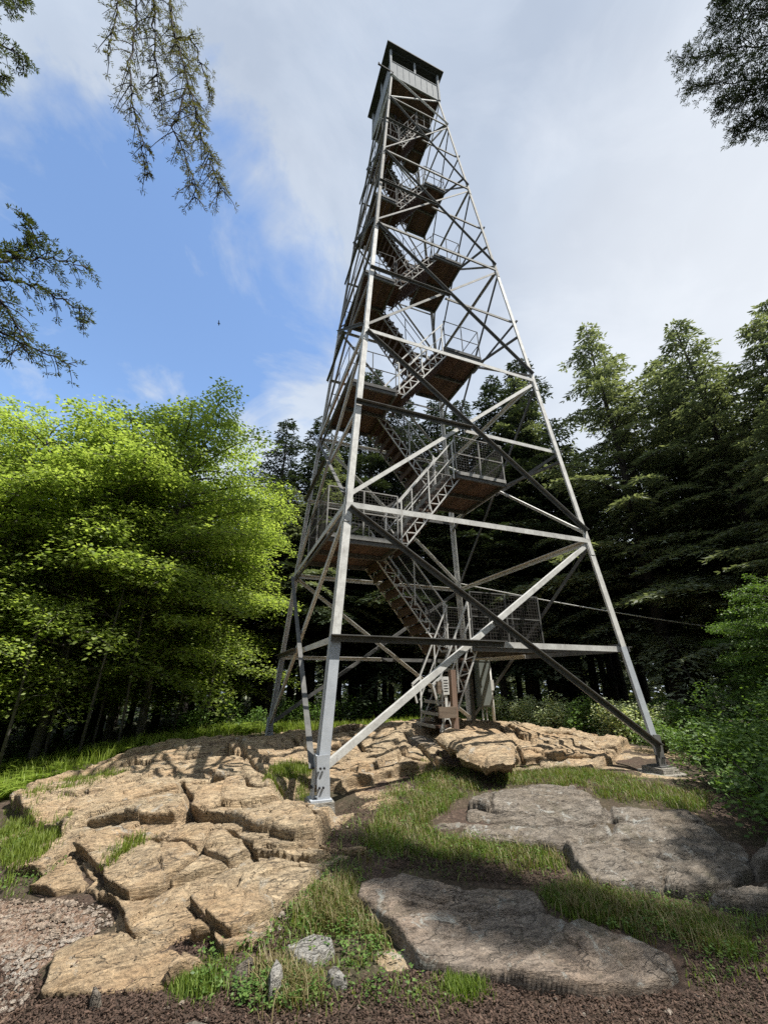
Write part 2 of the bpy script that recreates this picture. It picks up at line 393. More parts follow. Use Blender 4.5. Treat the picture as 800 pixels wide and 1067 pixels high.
for k in range(1, 12):
    z = zland(k); x0, x1 = landing_x(k); yb = lanes(z); left = k % 2 == 0
    mb = MB(); fr = .10
    for y in (-yb, yb, 0): mb.bar((x0, y, z-.09), (x1, y, z-.09), (0, 0, 1), fr, .05)
    for x in (x0+.03, x1-.03): mb.bar((x, -yb+.026, z-.09), (x, yb-.026, z-.09), (0, 0, 1), fr*.9, .045)
    if left:   # bearers out to the left face, hung between its legs
        for x in (x0-.0,): mb.bar((x, -half(z)+.06, z-.16), (x, half(z)-.06, z-.16), (0, 0, 1), .05, .05)
    else:      # hanger bars to the right-hand legs
        h = half(z)
        for s in (-1, 1): mb.bar((x1-.02, s*yb, z-.1), (h-.04, s*(h-.05), z-.1), (0, 0, 1), .055, .05)
    land = mb.build('landing', M_dark, tower)
    mb = MB(); nb = max(5, int((x1-x0)/.145)); bw = (x1-x0)/nb
    for i in range(nb): mb.box((x0+i*bw+.004, -yb-.03, z-.038), (x0+(i+1)*bw-.004, yb+.03, z))
    mb.build('deck', M_deck, land)
    xo = x0+.02 if left else x1-.02; xi = x1-.03 if left else x0+.03
    mb = MB(); hr = 1.06
    posts = [(xo, -yb), (xo, 0), (xo, yb), ((xo+xi)/2, yb), ((xo+xi)/2, -yb), (xi, -yb), (xi, yb)]
    rw = .026 if k < 4 else .019
    for x, y in posts: mb.bar((x, y, z-.1), (x, y, z+hr), (1, 0, 0), rw, rw)
    for hh in (hr, .55):
        mb.bar((xo, -yb, z+hh), (xo, yb, z+hh), (0, 0, 1), rw*.9, rw*.9)
        for s in (-1, 1): mb.bar((xi, s*yb, z+hh), (xo, s*yb, z+hh), (0, 0, 1), rw*.9, rw*.9)
    for s in (-1, 1): mb.bar((xi, s*(yb+.045), z-.01), (xo, s*(yb+.045), z-.01), (0, 0, 1), .09, .01)
    mb.build('railing', M_mid if k in (2, 3) else M_dark, land)
    if k <= 3:
        mb = MB()
        mesh_panel(mb, (xo, -yb, z), (xo, yb, z), z, z, hr)
        for s in (-1, 1): mesh_panel(mb, (xi, s*yb, z), (xo, s*yb, z), z, z, hr)
        mb.build('wire_mesh', M_mesh, land)

def flight(p0, p1, y0, y1, first=False, mesh=False):
    """stair flight between lanes y0..y1 from (x,z)=p0 up to p1"""
    p0 = np.array(p0, float); p1 = np.array(p1, float); nst = max(6, round((p1[1]-p0[1])/.2))
    dx, dz = p1-p0; L = math.hypot(dx, dz); ux, uz = dx/L, dz/L; nx, nz = -uz, ux
    if nz < 0: nx, nz = -nx, -nz
    up = p0[1] > 8; f = empty('stair_flight', (0, 0, 0), tower)
    for y in (y0+.02, y1-.02):
        mb = MB()
        for o in (.02, -.17):
            a = (p0[0]+nx*o, y, p0[1]+nz*o); b = (p1[0]+nx*o, y, p1[1]+nz*o); mb.bar(a, b, (nx, 0, nz), .03, .026)
        nz_ = max(6, int(L/.16))
        for i in range(nz_):
            t0, t1 = i/nz_, (i+1)/nz_; o0, o1 = (.02, -.17) if i % 2 == 0 else (-.17, .02)
            a = (p0[0]+dx*t0+nx*o0, y, p0[1]+dz*t0+nz*o0); b = (p0[0]+dx*t1+nx*o1, y, p0[1]+dz*t1+nz*o1)
            mb.bar(a, b, (0, 1, 0), .014, .02)
        mb.build('stringer', M_mid if up else M_old, f)
    sg = 1 if dx > 0 else -1; run = abs(dx)/nst
    tr = None
    for i in range(nst):
        x = p0[0]+dx*(i+.5)/nst; z = p0[1]+dz*(i+.5)/nst
        if tr is None:
            m2 = MB(); m2.box((-.15, y0+.04, -.025), (.15, y1-.04, .02)); m2.box((sg*.15-.006, y0+.045, -.19), (sg*.15+.006, y1-.045, -.035))
            tr = m2.build('tread', M_deck, f); e = tr
            m3 = MB(); m3.box((-sg*.158-.006, y0+.04, -.028), (-sg*.158+.006, y1-.04, .024))
            nose = m3.build('tread_nosing', M_mid, f)
            no = nose
        else:
            e = tr.copy(); C.objects.link(e); e.parent = f
            no = nose.copy(); C.objects.link(no); no.parent = f
        e.location = (x, 0, z); no.location = (x, 0, z)
    for y in (y0-.03, y1+.03):
        mb = MB()
        for hh, r in ((.92, .012 if up else .02), (.5, .009 if up else .013)):
            mb.bar((p0[0], y, p0[1]+hh), (p1[0], y, p1[1]+hh), (0, 1, 0), r*1.6, r*1.6)
        for t in ((.04, .5, .96)):
            mb.bar((p0[0]+dx*t, y, p0[1]+dz*t-.1), (p0[0]+dx*t, y, p0[1]+dz*t+.92), (1, 0, 0), *((.02, .02) if up else (.03, .03)))
        if first:
            e0 = (p0[0], y, p0[1]+.92); mb.bar(e0, (p0[0]-.16*sg, y, p0[1]+.80), (0, 1, 0), .04, .04)
            mb.bar((p0[0]-.16*sg, y, p0[1]+.80), (p0[0]-.06*sg, y, p0[1]+.45), (0, 1, 0), .034, .034)
        mb.build('handrail', M_dark if up else M_old, f)
    if mesh:
        mb = MB(); y = y0-.03; n_ = int(abs(dx)/.06)
        for i in range(n_+1):
            t = i/n_; mb.bar((p0[0]+dx*t, y, p0[1]+dz*t+.05), (p0[0]+dx*t, y, p0[1]+dz*t+.9), (1, 0, 0), .005, .005)
        for i in range(1, 15): mb.bar((p0[0], y, p0[1]+.06*i), (p1[0], y, p1[1]+.06*i), (0, 1, 0), .005, .005)
        mb.build('wire_mesh', M_mesh, f)
    return f
for k in range(12):
    z1 = zland(k+1) if k < 11 else 23.6; z0 = zland(k) if k else .36
    yb = lanes(z1)-.03; near = k % 2 == 0
    y0, y1 = (-yb, -.06) if near else (.06, yb)
    if k == 0: xa, xb = -.15, landing_x(1)[0]
    elif k == 11: xa, xb = landing_x(11)[0], -.62
    else:
        A, B = landing_x(k), landing_x(k+1)
        xa = A[1] if k % 2 == 0 else A[0]; xb = B[0] if k % 2 == 0 else B[1]
    flight((xa, z0), (xb, z1), y0, y1, k == 0, 1 <= k <= 3)

# cab
cab = empty('cab', (0, 0, 0), tower)
HC = 1.085; zf, zs_, zr = TOPZ, 24.50, 25.52
mb = MB()
nb = 12
for i in range(nb):
    a = -HC+2*HC*i/nb
    if i >= 2 and i <= 6: mb.box((a+.003, -HC+.02, zf-.02), (a+2*HC/nb-.003, .02, zf+.03)); mb.box((a+.003, .9, zf-.02), (a+2*HC/nb-.003, HC-.02, zf+.03))
    else: mb.box((a+.003, -HC+.02, zf-.02), (a+2*HC/nb-.003, HC-.02, zf+.03))
mb.build('floor', M_deck, cab)
mb = MB()
for y in (-HC+.05, -.35, .35, HC-.05): mb.bar((-HC+.02, y, zf-.085), (HC-.02, y, zf-.085), (0, 0, 1), .12, .05)
mb.build('floor_joists', M_dark, cab)
for n, cl, cr in FACES:
    n = np.array(n, float); e = np.array([cr[0]-cl[0], cr[1]-cl[1], 0])/2.0
    mid = n*HC; mb = MB()
    mb.bar(mid+np.array([0, 0, zf-.1])-e*HC, mid+np.array([0, 0, zf-.1])+e*HC, (0, 0, 1), .12, .03)
    mb.bar(mid+np.array([0, 0, (zf+zs_)/2])-e*(HC-.0), mid+np.array([0, 0, (zf+zs_)/2])+e*(HC-.0), (0, 0, 1), zs_-zf+.06, .025)
    for i in range(9):   # standing seams
        b = mid+n*.018+e*(-HC+.02+(2*HC-.04)*i/8); mb.bar(b+np.array([0, 0, zf-.02]), b+np.array([0, 0, zs_]), e, .01, .008)
    mb.build('wall_panel', M_cab, cab)
    mb = MB(); mb.bar(mid+np.array([0, 0, zs_+.05])-e*(HC+.02), mid+np.array([0, 0, zs_+.05])+e*(HC+.02), (0, 0, 1), .03, .06)
    mb.build('sill', M_cab, cab)
    mb = MB(); mb.bar(mid+np.array([0, 0, zs_+.07]), mid+np.array([0, 0, zr-.02]), e, .07, .05); mb.build('mullion', M_cab, cab)
    mb = MB(); mb.bar(mid+np.array([0, 0, zr-.06])-e*(HC+.01), mid+np.array([0, 0, zr-.06])+e*(HC+.01), (0, 0, 1), .06, .04); mb.build('window_head', M_roof, cab)
    # dark window sash half open: a glazed frame hung under the ceiling
for c in CORN:
    mb = MB(); mb.bar((c[0]*HC, c[1]*HC, zf-.15), (c[0]*HC, c[1]*HC, zr), (1, 0, 0), .08, .08); mb.build('corner_post', M_cab, cab)
RH = 1.30
mb = MB(); mb.box((-RH, -RH, zr), (RH, RH, zr+.06))
mb.add([(-RH+.01, -RH+.01, zr+.06), (RH-.01, -RH+.01, zr+.06), (RH-.01, RH-.01, zr+.06), (-RH+.01, RH-.01, zr+.06), (0, 0, zr+.75)], [(0, 1, 4), (1, 2, 4), (2, 3, 4), (3, 0, 4)])
mb.build('roof', M_roof, cab)
mb = MB(); mb.box((-.35, -.3, zf+.03), (.35, .3, zf+.95)); mb.box((-.45, -.4, zf+.95), (.45, .4, zf+1.0)); mb.build('map_table', M_deck, cab)
mb = MB(); p = np.array([-HC, -HC, zf+.1]); mb.bar(p+np.array([-.55, -.02, .05]), p+np.array([.1, -.02, -.06]), (0, 0, 1), .06, .05)
mb.bar(p+np.array([-.52, -.02, .05]), p+np.array([-.52, -.02, .16]), (1, 0, 0), .05, .05); mb.build('bracket_arm', M_black, cab)

# concrete footings
for i, (c, dsc) in enumerate(zip(CORN, ['small pale concrete pier under the nearest tower leg beside the yellow grass tuft', 'flat grey concrete pad under the right tower leg beside the shrubs',
                                   'concrete pier under the tower leg behind the stairs', 'concrete pier under the far left tower leg on the rock edge'])):
    p = cpt(c, 0); mb = MB(); w = .145 if i == 0 else .18
    cx, cy = p[0]-c[0]*.07, p[1]-c[1]*.07
    if i == 1:
        mb.hexa([(cx-.4, cy-.25, -.5), (cx+.75, cy-.3, -.5), (cx+.7, cy+.3, -.5), (cx-.42, cy+.3, -.5), (cx-.4, cy-.25, -.11), (cx+.75, cy-.3, -.12), (cx+.7, cy+.3, -.115), (cx-.42, cy+.3, -.105)])
    mb.hexa([(cx-w*1.2, cy-w*1.2, -.5), (cx+w*1.2, cy-w*1.2, -.5), (cx+w*1.2, cy+w*1.2, -.5), (cx-w*1.2, cy+w*1.2, -.5),
             (cx-w, cy-w, -.035), (cx+w, cy-w, -.035), (cx+w, cy+w, -.035), (cx-w, cy+w, -.035)])
    tag(mb.build('concrete_pier', M_conc), dsc, 'footing', 'concrete footings of the tower')

# electrical cabinet on conduits behind the stairs
bx, by = 2.35, 1.35; gz = float(soil(bx, by))
el = empty('electrical_cabinet', (bx, by, gz)); tag(el, 'grey green electrical cabinet on a pole with pale conduits beside the stair foot', 'electrical cabinet')
mb = MB(); mb.box((-.19, -.1, .62-gz), (.15, .1, 1.70-gz)); mb.box((-.205, -.115, 1.70-gz), (.165, .115, 1.725-gz)); mb.build('cabinet', M_elec, el)
mb = MB(); mb.box((-.17, -.112, .66-gz), (.13, -.101, 1.66-gz)); mb.box((-.15, -.125, 1.1-gz), (-.12, -.113, 1.2-gz)); mb.build('door', M_elec, el)
for x, r, h in ((.22, .036, 1.72), (-.1, .022, .66), (.02, .018, .66)):
    mb = MB(); mb.tube([(x, 0, -.3), (x, 0, h-gz)], r, 8); mb.build('conduit', M_pvc, el, True)
mb = MB(); mb.box((.165, -.05, 1.0-gz), (.275, .06, 1.25-gz)); mb.build('junction_box', M_pvc, el)
mb = MB(); mb.bar((-.3, .13, -.3), (-.3, .13, 2.0-gz), (1, 0, 0), .08, .08); mb.bar((-.34, .13, .9-gz), (.3, .13, .9-gz), (0, 0, 1), .05, .04); mb.bar((-.34, .13, 1.5-gz), (.3, .13, 1.5-gz), (0, 0, 1), .05, .04)
mb.build('support_post', M_dark, el)

# notice post at the stair foot
px_, py_ = .02, -.5; pz = float(soil(px_, py_))
sg = empty('notice_post', (px_, py_-.62, pz)); tag(sg, 'reddish wooden post with a grey plank and a small white notice at the stair foot', 'signpost')
mb = MB(); mb.box((-.05, -.05, -.3), (.05, .05, 1.42-pz)); mb.build('post', M_post, sg)
mb = MB(); mb.box((-.36, -.09, .62-pz), (.0, -.052, .80-pz)); mb.build('plank', M_plank, sg)
mb = MB(); mb.box((-.36, -.085, 1.02-pz), (-.27, -.02, 1.22-pz)); mb.build('box', M_plank, sg)
mb = MB(); mb.box((-.26, -.105, 1.0-pz), (-.14, -.09, 1.30-pz)); mb.bar((-.2, -.08, .6-pz), (-.2, -.08, 1.3-pz), (1, 0, 0), .05, .018)
no = mb.build('notice', M_pvc, sg)
mb = MB()
for i in range(5): mb.box((-.245, -.108, 1.05-pz+i*.045), (-.165+.01*(i % 2), -.1055, 1.065-pz+i*.045))
mb.build('printed_lines', M_black, no)

# overhead cable from the tower into the trees
a = np.array([2.5, 2.5, 4.05]); b = atd(775, 658, 16.5)
mb = MB(); mb.tube([lerp(a, b, t)-np.array([0, 0, .35*4*t*(1-t)*.25]) for t in np.linspace(0, 1, 14)], .016, 6)
tag(mb.build('overhead_cable', M_pvc), 'pale cable running from the tower into the conifers', 'cable')

# ------------------------------------------------------------------ ground sheet
def grid_mesh(name, xs, ys, zf_, mat, keep=None, parent=None, under=None):
    X, Y = np.meshgrid(xs, ys); Z = zf_(X, Y); X0, Y0 = X, Y
    if under is not None:   # upper ledges lean out over the cracks and steps below them
        rel = np.clip(Z-under[0](X, Y), -.3, .04); X = X+under[1]*rel; Y = Y+under[2]*rel
    nx, ny = len(xs), len(ys)
    V = np.stack([X, Y, Z], -1).reshape(-1, 3)
    i = np.arange((ny-1)*(nx-1)); r, c = i//(nx-1), i % (nx-1)
    F = np.stack([r*nx+c, r*nx+c+1, (r+1)*nx+c+1, (r+1)*nx+c], -1)
    if keep is not None:
        K = keep(X0, Y0).reshape(-1); F = F[K[F].any(1)]
        used = np.unique(F); rem = np.zeros(len(V), int); rem[used] = np.arange(len(used)); V = V[used]; F = rem[F]
    return mesh_obj(name, V, F, mat, parent, True)
def axis(segs):
    out = []
    for a, b, s in segs: out.append(np.arange(a, b, s))
    return np.concatenate(out+[[segs[-1][1]]])
def micro(x, y): return .012*fbm(x*5, y*5, 21, 4)
xs = axis([(-600, -60, 45), (-60, -14, 2), (-14, -7, .25), (-7, 2.2, .05), (2.2, 14, .25), (14, 60, 2), (60, 600, 45)])
ys = axis([(-600, -40, 45), (-40, -12, 2), (-12, -7, .25), (-7, 0, .05), (0, 12, .25), (12, 60, 2), (60, 600, 45)])
g = grid_mesh('ground', xs, ys, lambda x, y: soil(x, y)+micro(x, y), M_ground); tag(g, kind='structure')

GRAVP = poly([(-60, 1100), (-60, 930), (10, 930), (70, 936), (112, 950), (128, 972), (80, 990), (60, 1010), (48, 1040), (20, 1075), (0, 1100)], 0)
M_grav, nt, bs = new_mat('pinkish_gravel_soil'); co = objco(nt); n1 = noise(nt, co, 3, 6, .65); n2 = noise(nt, co, 45, 7, .75)
vz = N(nt, 'ShaderNodeTexVoronoi', inp={'Scale': 70.0}); nt.links.new(co, vz.inputs['Vector'])
col = ramp(nt, n2, [(.28, (.07, .042, .028)), (.45, (.17, .11, .075)), (.6, (.28, .19, .135)), (.75, (.42, .33, .26))])
col = mix(nt, math_(nt, 'MULTIPLY', ramp(nt, vz.outputs['Color'], [(.6, (0, 0, 0)), (.8, (1, 1, 1))]), .6), col, (.40, .33, .28))
col = mix(nt, ramp(nt, n1, [(.5, (0, 0, 0)), (.75, (.7, .7, .7))]), col, (.13, .085, .055))
nt.links.new(col, bs.inputs['Base Color']); bs.inputs['Roughness'].default_value = .95; bump(nt, bs, math_(nt, 'ADD', n2, math_(nt, 'MULTIPLY', vz.outputs['Distance'], -.6)), 1.0, .02)
lo, hi = GRAVP.min(0), GRAVP.max(0)
gr_ = grid_mesh('gravel', np.arange(lo[0], hi[0], .022), np.arange(lo[1], hi[1], .022), lambda X, Y: soil(X, Y)+micro(X, Y)-.03+.037*sstep(0, .10, sdist(X, Y, GRAVP)+.10*fbm(X*4, Y*4, 66, 4)), M_grav, lambda X, Y: sdist(X, Y, GRAVP) > -.08)
tag(gr_, 'pinkish tan gravelly soil at the front left of the bedrock', 'gravel', kind='stuff')
# ------------------------------------------------------------------ rock
def slab_profile(X, Y, P, ztop, edge, base_drop=.25, seed=0, wob=.05):
    d = sdist(X, Y, P)+wob*1.2*fbm(X*3.1, Y*3.1, seed+40, 2)
    t = np.clip(d/(edge*.75), 0, 1); pr = .74*np.minimum(1, t*1.25)+.26*t**.7
    bot = soil(X, Y)-base_drop
    return np.where(d > 0, bot+(ztop-bot)*np.maximum(pr, .0), bot), d
def facets(X, Y, seed, cell, ang, stretch, tilt, off, groove, gw):
    gw = gw*(1+1.6*sstep(-2.2, .5, Y))
    r = np.random.default_rng(seed); c_, s_ = math.cos(ang), math.sin(ang)
    wx = X+.16*cell*fbm(X*1.6/cell, Y*1.6/cell, seed+1, 4)+.04*fbm(X*6, Y*6, seed+3, 2); wy = Y+.16*cell*fbm(X*1.6/cell+7, Y*1.6/cell, seed+2, 4)+.04*fbm(X*6+4, Y*6, seed+4, 2)
    u = (wx*c_+wy*s_)/stretch/cell; v = (-wx*s_+wy*c_)/cell
    f1 = np.full(X.shape, 1e9); f2 = np.full(X.shape, 1e9); best = np.zeros(X.shape)
    iu, iv = np.floor(u), np.floor(v)
    for a in (-1, 0, 1):
        for b in (-1, 0, 1):
            gu, gv = iu+a, iv+b
            su = gu+.15+.7*_hash(gu, gv, seed+11); sv = gv+.15+.7*_hash(gu, gv, seed+12)
            d = np.hypot(u-su, v-sv)
            h = off*(_hash(gu, gv, seed+13)-.5)*2+tilt*((_hash(gu, gv, seed+14)-.5)*2*(u-su)*cell+(_hash(gu, gv, seed+15)-.5)*2*(v-sv)*cell)
            nb = d < f1; f2 = np.where(nb, f1, np.minimum(f2, d)); best = np.where(nb, h, best); f1 = np.where(nb, d, f1)
    e = (f2-f1)*cell
    gm = groove*(.12+.88*sstep(-.05, .25, fbm(X*1.1, Y*1.1, seed+21, 2)))
    return best-gm*np.maximum(0, 1-e/(gw*2.0))
def rock_noise(X, Y, seed, amp=1.0):
    r = np.array([[.9, .43], [-.43, .9]]); u = r[0, 0]*X+r[0, 1]*Y; v = r[1, 0]*X+r[1, 1]*Y
    n = .045*fbm(X*1.1, Y*1.1, seed, 5)+.018*fbm(u*2.2, v*7, seed+5, 4)
    wx = u+.25*fbm(u*1.7, v*1.7, seed+2, 3); wy = v+.18*fbm(u*2.1+5, v*2.1, seed+3, 3)
    st = fbm(wx*.9+3, wy*2.6, seed+9, 4)
    for lv_, a_ in ((-.30, .014), (-.14, .012), (.0, .018), (.12, .01), (.26, .016)): n = n+a_*(sstep(lv_-.012, lv_+.012, st)-.5)
    r1 = np.abs(fbm(wx*1.6+11, wy*3.4+4, seed+13, 4)); n = n-.02*np.exp(-(r1/.015)**2)
    return (n+.006*fbm(X*16, Y*16, seed+17, 3))*amp
outP = poly([(2, 842), (45, 822), (110, 797), (170, 779), (235, 772), (300, 766), (360, 762), (430, 757), (520, 756), (600, 768), (655, 777), (640, 796), (560, 797), (500, 800), (440, 806), (395, 814), (360, 824), (348, 845), (340, 868), (330, 890), (285, 889), (240, 872), (215, 864), (195, 857), (180, 864), (130, 867), (84, 871), (60, 884), (30, 862)], .02)
LB = {  # lower blocks: outline in plan and top height over the soil
 'b': ([(70, 893), (88, 877), (130, 872), (180, 869), (197, 862), (222, 871), (278, 890), (318, 892), (345, 892), (325, 903), (262, 904), (236, 914), (200, 926), (150, 943), (121, 950), (105, 935), (92, 912)], .20, .05),
 'c': ([(193, 950), (236, 921), (262, 911), (330, 908), (368, 893), (378, 890), (350, 905), (327, 919), (298, 942), (252, 986), (228, 994), (211, 972)], .17, .05),
 'd': ([(28, 1046), (42, 1003), (75, 984), (128, 982), (150, 988), (212, 1006), (192, 1021), (146, 1041), (90, 1046)], .07, .05),
 'e': ([(14, 932), (70, 899), (90, 921), (76, 934), (40, 941)], .12, .07),
}
CRACKS = [  # (points, depth, width)
 ([(85, 850), (150, 838), (190, 829), (205, 835), (240, 824), (290, 828)], .05, .03),
 ([(195, 857), (197, 838), (186, 820)], .07, .03), ([(130, 829), (165, 815), (205, 800), (250, 790)], .05, .03),
 ([(222, 797), (240, 788), (246, 776)], .05, .03), ([(246, 776), (258, 800), (275, 818), (298, 836)], .03, .04),
 ([(190, 824), (230, 820), (265, 832), (300, 838)], .04, .03), ([(30, 862), (60, 845), (110, 820), (150, 800)], .04, .03),
 ([(150, 942), (200, 905), (225, 876)], .03, .02), ([(240, 876), (256, 895), (262, 906)], .03, .02), ([(120, 880), (185, 890), (240, 914)], .015, .02),
 ([(300, 772), (320, 790), (340, 800), (420, 795)], .05, .04), ([(360, 765), (380, 790), (450, 800)], .05, .04), ([(420, 770), (440, 785), (455, 800)], .06, .04),
 ([(330, 850), (350, 835), (385, 830)], .05, .04), ([(520, 762), (540, 785), (545, 797)], .05, .03), ([(560, 772), (640, 785)], .04, .04)]
CR = [(poly(p, .06), dpt, w) for p, dpt, w in CRACKS]
baseP = poly([(20, 925), (0, 905), (40, 870), (200, 860), (330, 880), (378, 890), (350, 912), (300, 950), (255, 990), (225, 1000), (215, 985), (190, 990), (160, 985), (120, 975), (105, 952), (80, 940)], .03)
LBP = {k: poly(p, .04) for k, (p, _, _) in LB.items()}
def outcrop_z(X, Y):
    s = soil(X, Y); rn = rock_noise(X, Y, 11, .6)+facets(X, Y, 61, .85, .55, 1.7, .13, .03, .09, .016)+facets(X, Y, 81, .30, .9, 1.5, .16, .014, .03, .012)
    zt = s+.095+rn+.05*sstep(-5.2, -3.4, Y)
    z, d = slab_profile(X, Y, outP, zt, .06, .0, 1, .07)
    z0_, d0_ = slab_profile(X, Y, baseP, s+.05+rn*.8, .05, .2, 5, .10); z = np.maximum(z, z0_)
    for i, (k, (_, h, e)) in enumerate(LB.items()):
        z2, d2 = slab_profile(X, Y, LBP[k], s+.015+h*.42+rn*.75, e*.8, .1, 60+i, .06)
        z = np.maximum(z, z2-.0)
        z = z-.05*np.exp(-(d2/.016)**2)*sstep(-.2, .1, fbm(X*1.5, Y*1.5, 70+i, 2))
    for P, dpt, w in CR:
        d3 = ldist(X+.04*fbm(X*3, Y*3, 31, 2), Y+.04*fbm(X*3+9, Y*3, 32, 2), P)
        z = z-dpt*3.2*np.exp(-(d3/(w*.8))**2)+.02*np.exp(-((d3-.16)/.12)**2)
    z = z-.16*sstep(-.12, .12, sdist(X, Y, poly([(455, 771), (470, 768), (500, 770), (530, 785), (533, 792), (508, 797), (470, 789)], .30)))
    for c in CORN:   # the footings stand in a pocket of the rock
        p = cpt(c, 0); rr = np.hypot(X-p[0]+c[0]*.07, Y-p[1]+c[1]*.07)+.08*fbm(X*3, Y*3, 44, 3); pk = sstep(.55, .3, rr); z = z*(1-pk)+np.minimum(z, -.17)*pk
    return z
o = grid_mesh('rock_outcrop', axis([(-11, -6.5, .06), (-6.5, -1.2, .0135), (-1.2, 4.6, .032)]), axis([(-5.6, -1.9, .0135), (-1.9, 5.0, .03)]), outcrop_z, M_rock, lambda X, Y: outcrop_z(X, Y) > soil(X, Y)-.03, None, (lambda X, Y: soil(X, Y)+.12, -.5, -.6))
tag(o, kind='structure')

def rock(name, px, h, mat, label, cat, edge=.07, step=.015, seed=0, tilt=(0, 0), amp=.7, group=None, dz=.06, cracks=(), wob=.04):
    P = poly(px, dz); lo = P.min(0)-.15; hi = P.max(0)+.15; cen = P.mean(0); z0 = float(soil(*cen))
    CK = [(poly(q, dz), dd, ww) for q, dd, ww in cracks]
    def zf_(X, Y):
        X = X+cen[0]; Y = Y+cen[1]
        zt = soil(X, Y)*.85+z0*.15+h+tilt[0]*(X-cen[0])+tilt[1]*(Y-cen[1])+rock_noise(X, Y, seed, amp)
        if name in ('rock_slab', 'boulder'): zt = zt+facets(X, Y, seed+7, .55, -.35, 2.4, .12, .03, .07, .014)+facets(X, Y, seed+9, .15, -.3, 4.0, .10, .012, .014, .01)
        z, d = slab_profile(X, Y, P, zt, edge, .2, seed, wob)
        for Q, dd, ww in CK: z = z-dd*np.exp(-(ldist(X+.02*fbm(X*4, Y*4, 31), Y, Q)/ww)**2)
        return z-z0
    o = grid_mesh(name, np.arange(lo[0], hi[0], step)-cen[0], np.arange(lo[1], hi[1], step)-cen[1], zf_, mat, lambda X, Y: zf_(X, Y)+z0 > soil(X+cen[0], Y+cen[1])-.12, None, (lambda X, Y: soil(X+cen[0], Y+cen[1])-z0+h, -.08, -.28 if name != 'loose_stone' else -.1))
    o.location = (cen[0], cen[1], z0); tag(o, label, cat, group); return o
rock('rock_slab', [(437, 855), (455, 847), (480, 845), (487, 830), (515, 815), (550, 812), (600, 817), (630, 832), (680, 837), (730, 845), (752, 865), (788, 890), (790, 905), (760, 920), (720, 926), (680, 922), (615, 917), (590, 895), (585, 881), (525, 872), (475, 866), (445, 861)], .07, M_slab, 'big grey brown rock slab lying in shade below the right tower leg', 'rock', .10, .014, 101, (0, 0), .6, 'flat rock slabs in the shade', .1, [([(632, 834), (637, 860), (600, 880)], .06, .03), ([(480, 846), (560, 856), (640, 850)], .05, .03), ([(650, 885), (690, 895), (740, 890)], .04, .04)])
rock('rock_slab', [(362, 934), (368, 914), (387, 907), (420, 907), (465, 919), (500, 916), (560, 924), (572, 940), (620, 960), (660, 975), (700, 987), (714, 1008), (705, 1022), (675, 1030), (635, 1026), (550, 1026), (510, 1016), (430, 1001), (412, 978)], .06, M_slab2, 'long pinkish grey rock slab nearest the camera with a dark undercut front edge', 'rock', .085, .012, 201, (0, .01), .5, 'flat rock slabs in the shade', .08, [([(650, 1000), (672, 992), (700, 1010)], .03, .02), ([(400, 925), (480, 945), (560, 955)], .015, .03)])
rock('rock_slab', [(722, 938), (755, 930), (812, 923), (815, 955), (770, 947)], .12, M_slab, 'low grey rock slab poking out at the right edge behind the bright grass tuft', 'rock', .1, .02, 301, group='flat rock slabs in the shade')
rock('boulder', [(775, 900), (795, 880), (830, 880), (835, 915), (790, 918)], .18, M_slab, 'rounded grey boulder against the bush beside the big slab', 'rock', .15, .025, 351)
rock('loose_stone', [(291, 984), (326, 966), (350, 973), (354, 985), (329, 1007), (305, 1002)], .055, M_stone, 'squarish pale grey stone, largest of three among the grass', 'stone', .05, .01, 401, (0, 0), .35, 'loose stones by the grass', .05, wob=.015)
rock('loose_stone', [(332, 1013), (347, 1001), (356, 1003), (369, 1019), (359, 1028), (341, 1025)], .045, M_stone, 'small pale grey stone just right below the squarish stone', 'stone', .05, .01, 411, (0, 0), .35, 'loose stones by the grass', .05, wob=.015)
rock('loose_stone', [(273, 1043), (275, 1024), (286, 1008), (299, 1018), (296, 1030), (282, 1044)], .09, M_stone, 'upright wedge of pale lichen spotted stone left of the grass clump', 'stone', .05, .008, 421, (0, .25), .4, 'loose stones by the grass', .05, wob=.015)
rock('loose_stone', [(232, 1016), (258, 995), (270, 996), (269, 1006), (244, 1019)], .06, M_slab, 'flat dark grey stone half buried beside the tan bedrock', 'stone', .05, .01, 431, (0, 0), .4, 'loose stones by the grass', .04, wob=.02)
rock('loose_stone', [(180, 1066), (205, 1058), (232, 1062), (235, 1080), (180, 1085)], .05, M_slab, 'dark grey stone cut by the bottom of the photo', 'stone', .05, .01, 441, (0, 0), .4, 'loose stones by the grass', .04, wob=.02)
rock('loose_stone', [(88, 1046), (92, 1030), (104, 1030), (112, 1040), (106, 1049)], .06, M_slab, 'fist sized dark stone at the lip of the tan bedrock', 'stone', .04, .01, 451, (0, 0), .3, 'loose stones by the grass', .04, wob=.01)
rock('loose_stone', [(101, 1053), (106, 1046), (111, 1049), (108, 1055)], .05, M_conc, 'tiny white stone beside the fist sized dark stone', 'stone', .03, .006, 461, (0, 0), .2, 'loose stones by the grass', .04, wob=.005)
